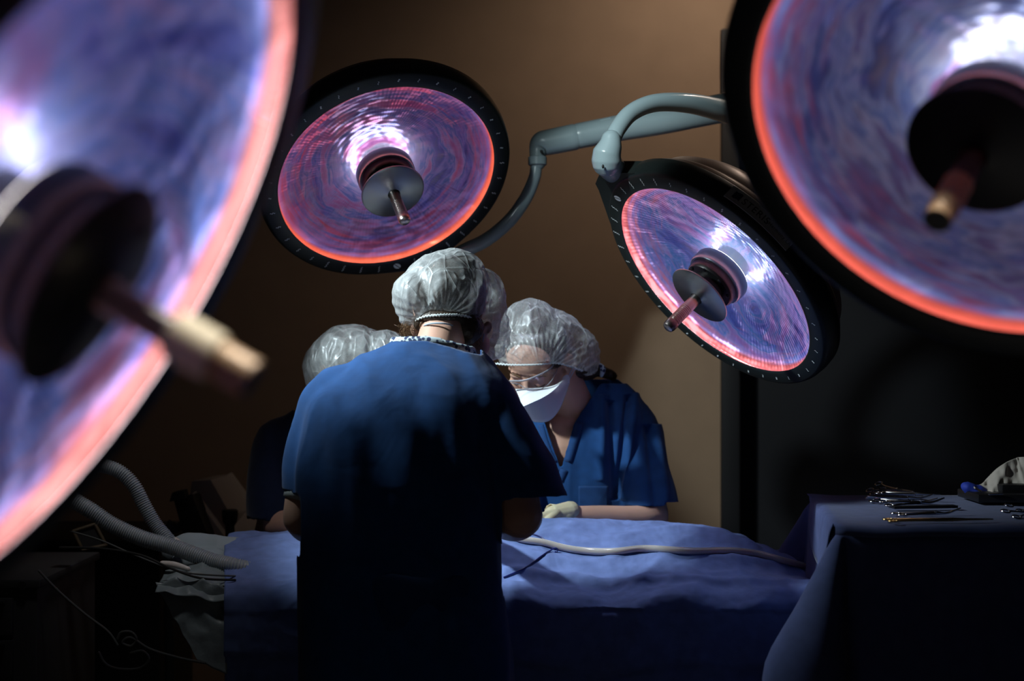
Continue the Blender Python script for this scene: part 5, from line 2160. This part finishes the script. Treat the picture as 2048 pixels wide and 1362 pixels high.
def table_cloth():
    """a cloth laid on the table: top, front fall, left fall and the flaring corner between them"""
    bm = bmesh.new()
    R_c = 0.020
    # outline of the top, from the right end of the front edge round to the right end of the back edge
    path = []
    for k in range(40):
        path.append((FR.lerp(FL, k / 39), Vector((0, -1, 0))))
    lf = (BL - FL)
    nl = Vector((-lf.y, lf.x, 0)).normalized()
    for k in range(1, 12):
        t = k / 12
        path.append((FL.copy(), (Vector((0, -1, 0)) * (1 - t) + nl * t).normalized()))
    for k in range(30):
        path.append((FL.lerp(BL, k / 29), nl))
    for k in range(1, 10):
        t = k / 10
        path.append((BL.copy(), (nl * (1 - t) + Vector((0, 1, 0)) * t).normalized()))
    for k in range(40):
        path.append((BL.lerp(BR, k / 39), Vector((0, 1, 0))))
    rows = []
    steps = [0.0, 0.01, 0.02, 0.035, 0.06, 0.10, 0.15, 0.20, 0.26, 0.32, 0.38, 0.45, 0.53, 0.61, 0.70, 0.78]
    for idx, (p, n) in enumerate(path):
        row = []
        corner1 = 40 <= idx < 51
        corner2 = 81 <= idx < 90
        if corner1:
            m_ = math.sin(PI * (idx - 39) / 12)
        elif corner2:
            m_ = math.sin(PI * (idx - 80) / 10)
        else:
            dd = min(abs(idx - 39.5), abs(idx - 51)) / 16
            m_ = 0.0
        # nearness to corners along the edges, cloth leans outward there
        lean = m_
        for s in steps:
            out = 0.003 + 0.010 * min(1, s / 0.02)
            drop = s
            flare = 0.035 * min(1, s / 0.4)
            if corner1:
                flare += m_ * 0.185 * min(1.0, (s / 0.26)) if s < 0.26 else m_ * (0.185 - 0.10 * (s - 0.26))
            if corner2:
                flare += m_ * 0.16 * min(1.0, (s / 0.26)) if s < 0.26 else m_ * (0.16 - 0.10 * (s - 0.26))
            q = p + n * (out + flare) + Vector((0, 0, -drop + (0.004 if s == 0 else 0)))
            w_ = min(1, s / 0.15)
            q += n * w_ * (0.012 * noise.noise(Vector((q.x * 7, q.y * 7, s * 1.5))) + 0.004 * noise.noise(q * 25))
            row.append(bm.verts.new(q))
        rows.append(row)
    for a, b in zip(rows[:-1], rows[1:]):
        for j in range(len(steps) - 1):
            bm.faces.new((a[j], b[j], b[j + 1], a[j + 1]))
    # top surface
    NX, NY = 60, 34
    tv = []
    for j in range(NY + 1):
        t = j / NY
        a, b = FL.lerp(BL, t), FR.lerp(BR, t)
        row = []
        for i in range(NX + 1):
            s = i / NX
            q = a.lerp(b, s)
            edge = min(1, 8 * min(t, 1 - t), 12 * s)
            q.z += 0.004 + edge * (0.0015 * (ridged(q, 4, 9, 1, 3)) + 0.0008 * noise.noise(q * 18))
            row.append(bm.verts.new(q))
        tv.append(row)
    for a, b in zip(tv[:-1], tv[1:]):
        for i in range(NX):
            bm.faces.new((a[i], a[i + 1], b[i + 1], b[i]))
    bmesh.ops.remove_doubles(bm, verts=bm.verts, dist=0.0045)
    return bm


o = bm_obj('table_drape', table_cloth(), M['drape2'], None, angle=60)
tag(o, 'dark blue drape covering the instrument table, its corner flaring out to the left', 'drape')
ss = o.modifiers.new('soft', 'SUBSURF')
ss.levels = ss.render_levels = 1
# loose sheet laid over the top with an overhanging left edge
bm = bmesh.new()
N1, N2 = 46, 40
g = []
for j in range(N2 + 1):
    t = j / N2
    row = []
    tt = 0.985 * (j - 2) / (N2 - 2)
    t = max(0.0, tt)
    for i in range(N1 + 1):
        s = i / N1
        a, b = FL.lerp(BL, t), FR.lerp(BR, t)
        u = s * 0.80 - 0.12 * math.sin(PI * min(1, t * 1.1)) * 1.0
        if u < 0:
            q = a + Vector((-0.020 + 0.06 * u, 0, u * 1.15))
            q.z += 0.0085 + 0.006
            q += Vector((0.010 * noise.noise(Vector((t * 5, u * 9, 1))), 0, 0))
        else:
            q = a.lerp(b, u)
            q.x -= 0.020 * max(0, 1 - u * 12)
            q.z += 0.0095 + 0.0012 * ridged(q, 9, 14, 1, 8) + 0.0045 * max(0, 1 - u * 20)
        if j < 2:
            q.y -= 0.020 + 0.003 * (2 - j)
            q.z -= (0.022, 0.006)[j] + 0.002 * noise.noise(q * 9)
        row.append(bm.verts.new(q))
    g.append(row)
for a, b in zip(g[:-1], g[1:]):
    for i in range(N1):
        bm.faces.new((a[i], a[i + 1], b[i + 1], b[i]))
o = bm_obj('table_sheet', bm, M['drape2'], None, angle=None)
solid(o, 0.0015)
tag(o, 'smaller blue sheet under the steel clamps, falling over one end of the table', 'sheet')
ZS = ZT + 0.013


def table_at(px, py, z=None):
    z = ZS if z is None else z
    Y = (CZ - z) * F / (py - HY)
    return P(px, py, Y)


def make_clamp(length, open_a=0.13, curve=0.0, handle_mat=None, rr=0.0105):
    root = empty('surgical_clamp')
    hm = handle_mat or M['chrome']
    for sd in (-1, 1):
        bm = bmesh.new()
        hand = []
        yo = sd * 0.016
        # ring
        cx, cy = 0.010, yo
        ringp = [(cx + rr * math.cos(a), cy + rr * 0.8 * math.sin(a), 0, 0.0019) for a in [2 * PI * k / 18 for k in range(19)]]
        tube(bm, ringp, seg=8)
        # shank crossing at the box joint
        xj = length * 0.62
        shank = [(cx + rr, cy, 0, 0.0021), (length * 0.3, sd * 0.008, 0.0005 * sd, 0.0022), (xj, 0, 0.0008 * sd, 0.0034),
                 (length * 0.80, -sd * 0.0022, 0.0, 0.0022), (length, -sd * 0.0012, curve, 0.0013)]
        tube(bm, shank, n=22, seg=8)
        bm_obj('clamp_arm', bm, hm, root)
    bm = bmesh.new()
    lathe(bm, [(0, -0.0042), (0.0030, -0.0042), (0.0030, 0.0042), (0, 0.0042)], 14, Matrix.Translation((length * 0.62, 0, 0)))
    bm_obj('pivot', bm, hm, root)
    return root


def copy_tree(o):
    c = o.copy()
    COL.objects.link(c)
    for ch in o.children:
        k = ch.copy()
        COL.objects.link(k)
        k.parent = c
    return c


def place(root, a, b, lift=0.004, roll=0.0, z2=None):
    """lay the tool from picture point a (rings) to b (tips)"""
    p, q = table_at(*a), table_at(*b)
    p.z += lift
    q.z += (z2 if z2 is not None else lift)
    d_ = (q - p)
    x = d_.normalized()
    y = Vector((0, 0, 1)).cross(x).normalized()
    z = x.cross(y)
    m = Matrix((x, y, z)).transposed().to_4x4()
    root.matrix_world = Matrix.Translation(p) @ m @ Matrix.Rotation(roll, 4, 'X')


c0 = make_clamp(0.155, curve=0.010)
c1 = make_clamp(0.150, curve=0.0)
cg = make_clamp(0.230, curve=0.0, handle_mat=M['gold'])
GRP = None
specs = [
    (c0, (1741, 1003), (1868, 1008), 0.004, 0.1, 'steel clamp with upturned tips, lowest in the heap of clamps'),
    (c1, (1750, 990), (1856, 1001), 0.010, 0.3, 'straight steel clamp lying highest at the back of the heap of clamps'),
    (c0, (1733, 1005), (1876, 1007), 0.012, -0.2, 'steel clamp with upturned tips whose rings stick out furthest left of the heap'),
    (c1, (1752, 999), (1866, 1003), 0.017, 0.0, 'straight steel clamp on top in the middle of the heap'),
    (c0, (1765, 1012), (1898, 1009), 0.006, 0.2, 'steel clamp reaching furthest from the heap, its upturned tips above the dark strip'),
    (c1, (1744, 989), (1830, 1000), 0.020, 0.5, 'short steel clamp with raised rings at the top left of the heap'),
]
used = set()
for proto, a, b, lift, roll, lab in specs:
    o = proto if proto.name not in used else copy_tree(proto)
    used.add(proto.name)
    place(o, a, b, lift, roll)
    tag(o, lab, 'surgical clamp', 'heap of clamps on the instrument table')
o = copy_tree(c0)
place(o, (1790, 1032), (1960, 1028), 0.004, 0.0)
tag(o, 'steel clamp with an upturned tip, directly behind the one with gilded rings', 'surgical clamp')
place(cg, (1772, 1045), (1982, 1043), 0.005, 0.0)
tag(cg, 'long clamp with gilded rings lying nearest the front edge of the instrument table', 'surgical clamp')
for a, b, lab in (((2016, 1034), (2120, 1026), 'steel clamp cut by the right edge of the picture, its rings nearer the front'), ((2024, 1022), (2130, 1012), 'steel clamp behind another at the right edge, beside the dark tray')):
    o = copy_tree(c1)
    place(o, a, b, 0.006, 0.3)
    tag(o, lab, 'surgical clamp')
# dark flat strip
a, b = table_at(1785, 1020), table_at(1912, 1018)
bm = bmesh.new()
L_ = (b - a).length
add_box(bm, (L_ / 2, 0, 0.003), (L_, 0.022, 0.006))
bev(bm, 0.001)
o = bm_obj('instrument_ruler', bm, M['tray'], None)
o.location = a + Vector((0, 0, 0.003))
o.rotation_euler = (0, 0, math.atan2((b - a).y, (b - a).x))
tag(o, 'flat dark strip lying in front of the heap of clamps', 'strip')
# dark tray with yellow band, blue wrap and crumpled paper
ty = 3.42
c = P(2010, 990, ty)
tray = empty('instrument_tray', Vector((P(1935, 0, ty).x, ty, ZS + 0.002)))
tag(tray, 'dark tray with a yellow band at the right end of the instrument table', 'tray')
bm = bmesh.new()
W2 = 0.34
add_box(bm, (W2 / 2, 0.0, 0.012), (W2, 0.16, 0.02))
add_box(bm, (W2 / 2 + 0.03, 0.02, 0.030), (W2 - 0.08, 0.12, 0.022))
bev(bm, 0.004)
bm_obj('body', bm, M['tray'], tray)
bm = bmesh.new()
add_box(bm, (W2 / 2 + 0.09, 0.02, 0.0425), (W2 - 0.20, 0.125, 0.006))
bm_obj('yellow_band', bm, M['yellow'], tray, smooth=False)
bm = bmesh.new()
cap_(bm, (0.025, -0.082, 0.022), (0.055, -0.084, 0.024), 0.0022, 0.0018, 10)
bm_obj('latch', bm, M['chrome'], tray)


def crumple(name, pts, Y, thick, mat, seed, amp):
    bm = bmesh.new()
    for (x, y, r, dY) in pts:
        ell(bm, P(x, y, Y + dY), (r, thick, r))
    me = blob(bm, 0.0035, 10)
    displace(me, lambda co, n: amp * ridged(co, 24, 24, 14, seed) + amp * 0.5 * ridged(co, 50, 50, 40, seed + 3))
    return finish(name, me, mat)


bm = bmesh.new()
sil = [(1945, 970), (1962, 968), (1975, 955), (1992, 938), (2013, 924), (2032, 916), (2040, 914), (2075, 915), (2100, 930)]
low = [(1950, 975), (1964, 984), (1976, 994), (1990, 986), (2010, 982), (2035, 982), (2060, 982), (2080, 982), (2100, 982)]
sil, low = dense(sil, 40), dense(low, 40)
rows = []
for j in range(21):
    t = j / 20
    row = []
    for i in range(40):
        x = sil[i][0] * (1 - t) + low[i][0] * t
        y = sil[i][1] * (1 - t) + low[i][1] * t
        Yd = 3.46 - 0.05 * t - 0.006 * math.sin(i * 0.42 + t * 2.5) - 0.005 * (1 - abs(math.sin(i * 0.8 + 1 - 2 * t))) - 0.004 * noise.noise(Vector((i * 0.35, t * 5, 2)))
        row.append(bm.verts.new(P(x, y, Yd)))
    rows.append(row)
for ra, rb in zip(rows[:-1], rows[1:]):
    for i in range(39):
        bm.faces.new((ra[i], ra[i + 1], rb[i + 1], rb[i]))
o = bm_obj('wrapping_paper', bm, M['paper'], None, angle=None)
solid(o, 0.003, 1)
tag(o, 'crumpled pale wrapping paper standing up on the dark tray', 'paper')
o = crumple('blue_wrap', [(1932, 974, 0.010, 0), (1942, 978, 0.014, 0.0), (1956, 984, 0.016, 0), (1966, 991, 0.013, 0), (1950, 990, 0.010, -0.01)], 3.44, 0.02, M['bluecloth'], 3, 0.003)
tag(o, 'bright blue folded wrap under the left end of the crumpled paper', 'wrap')
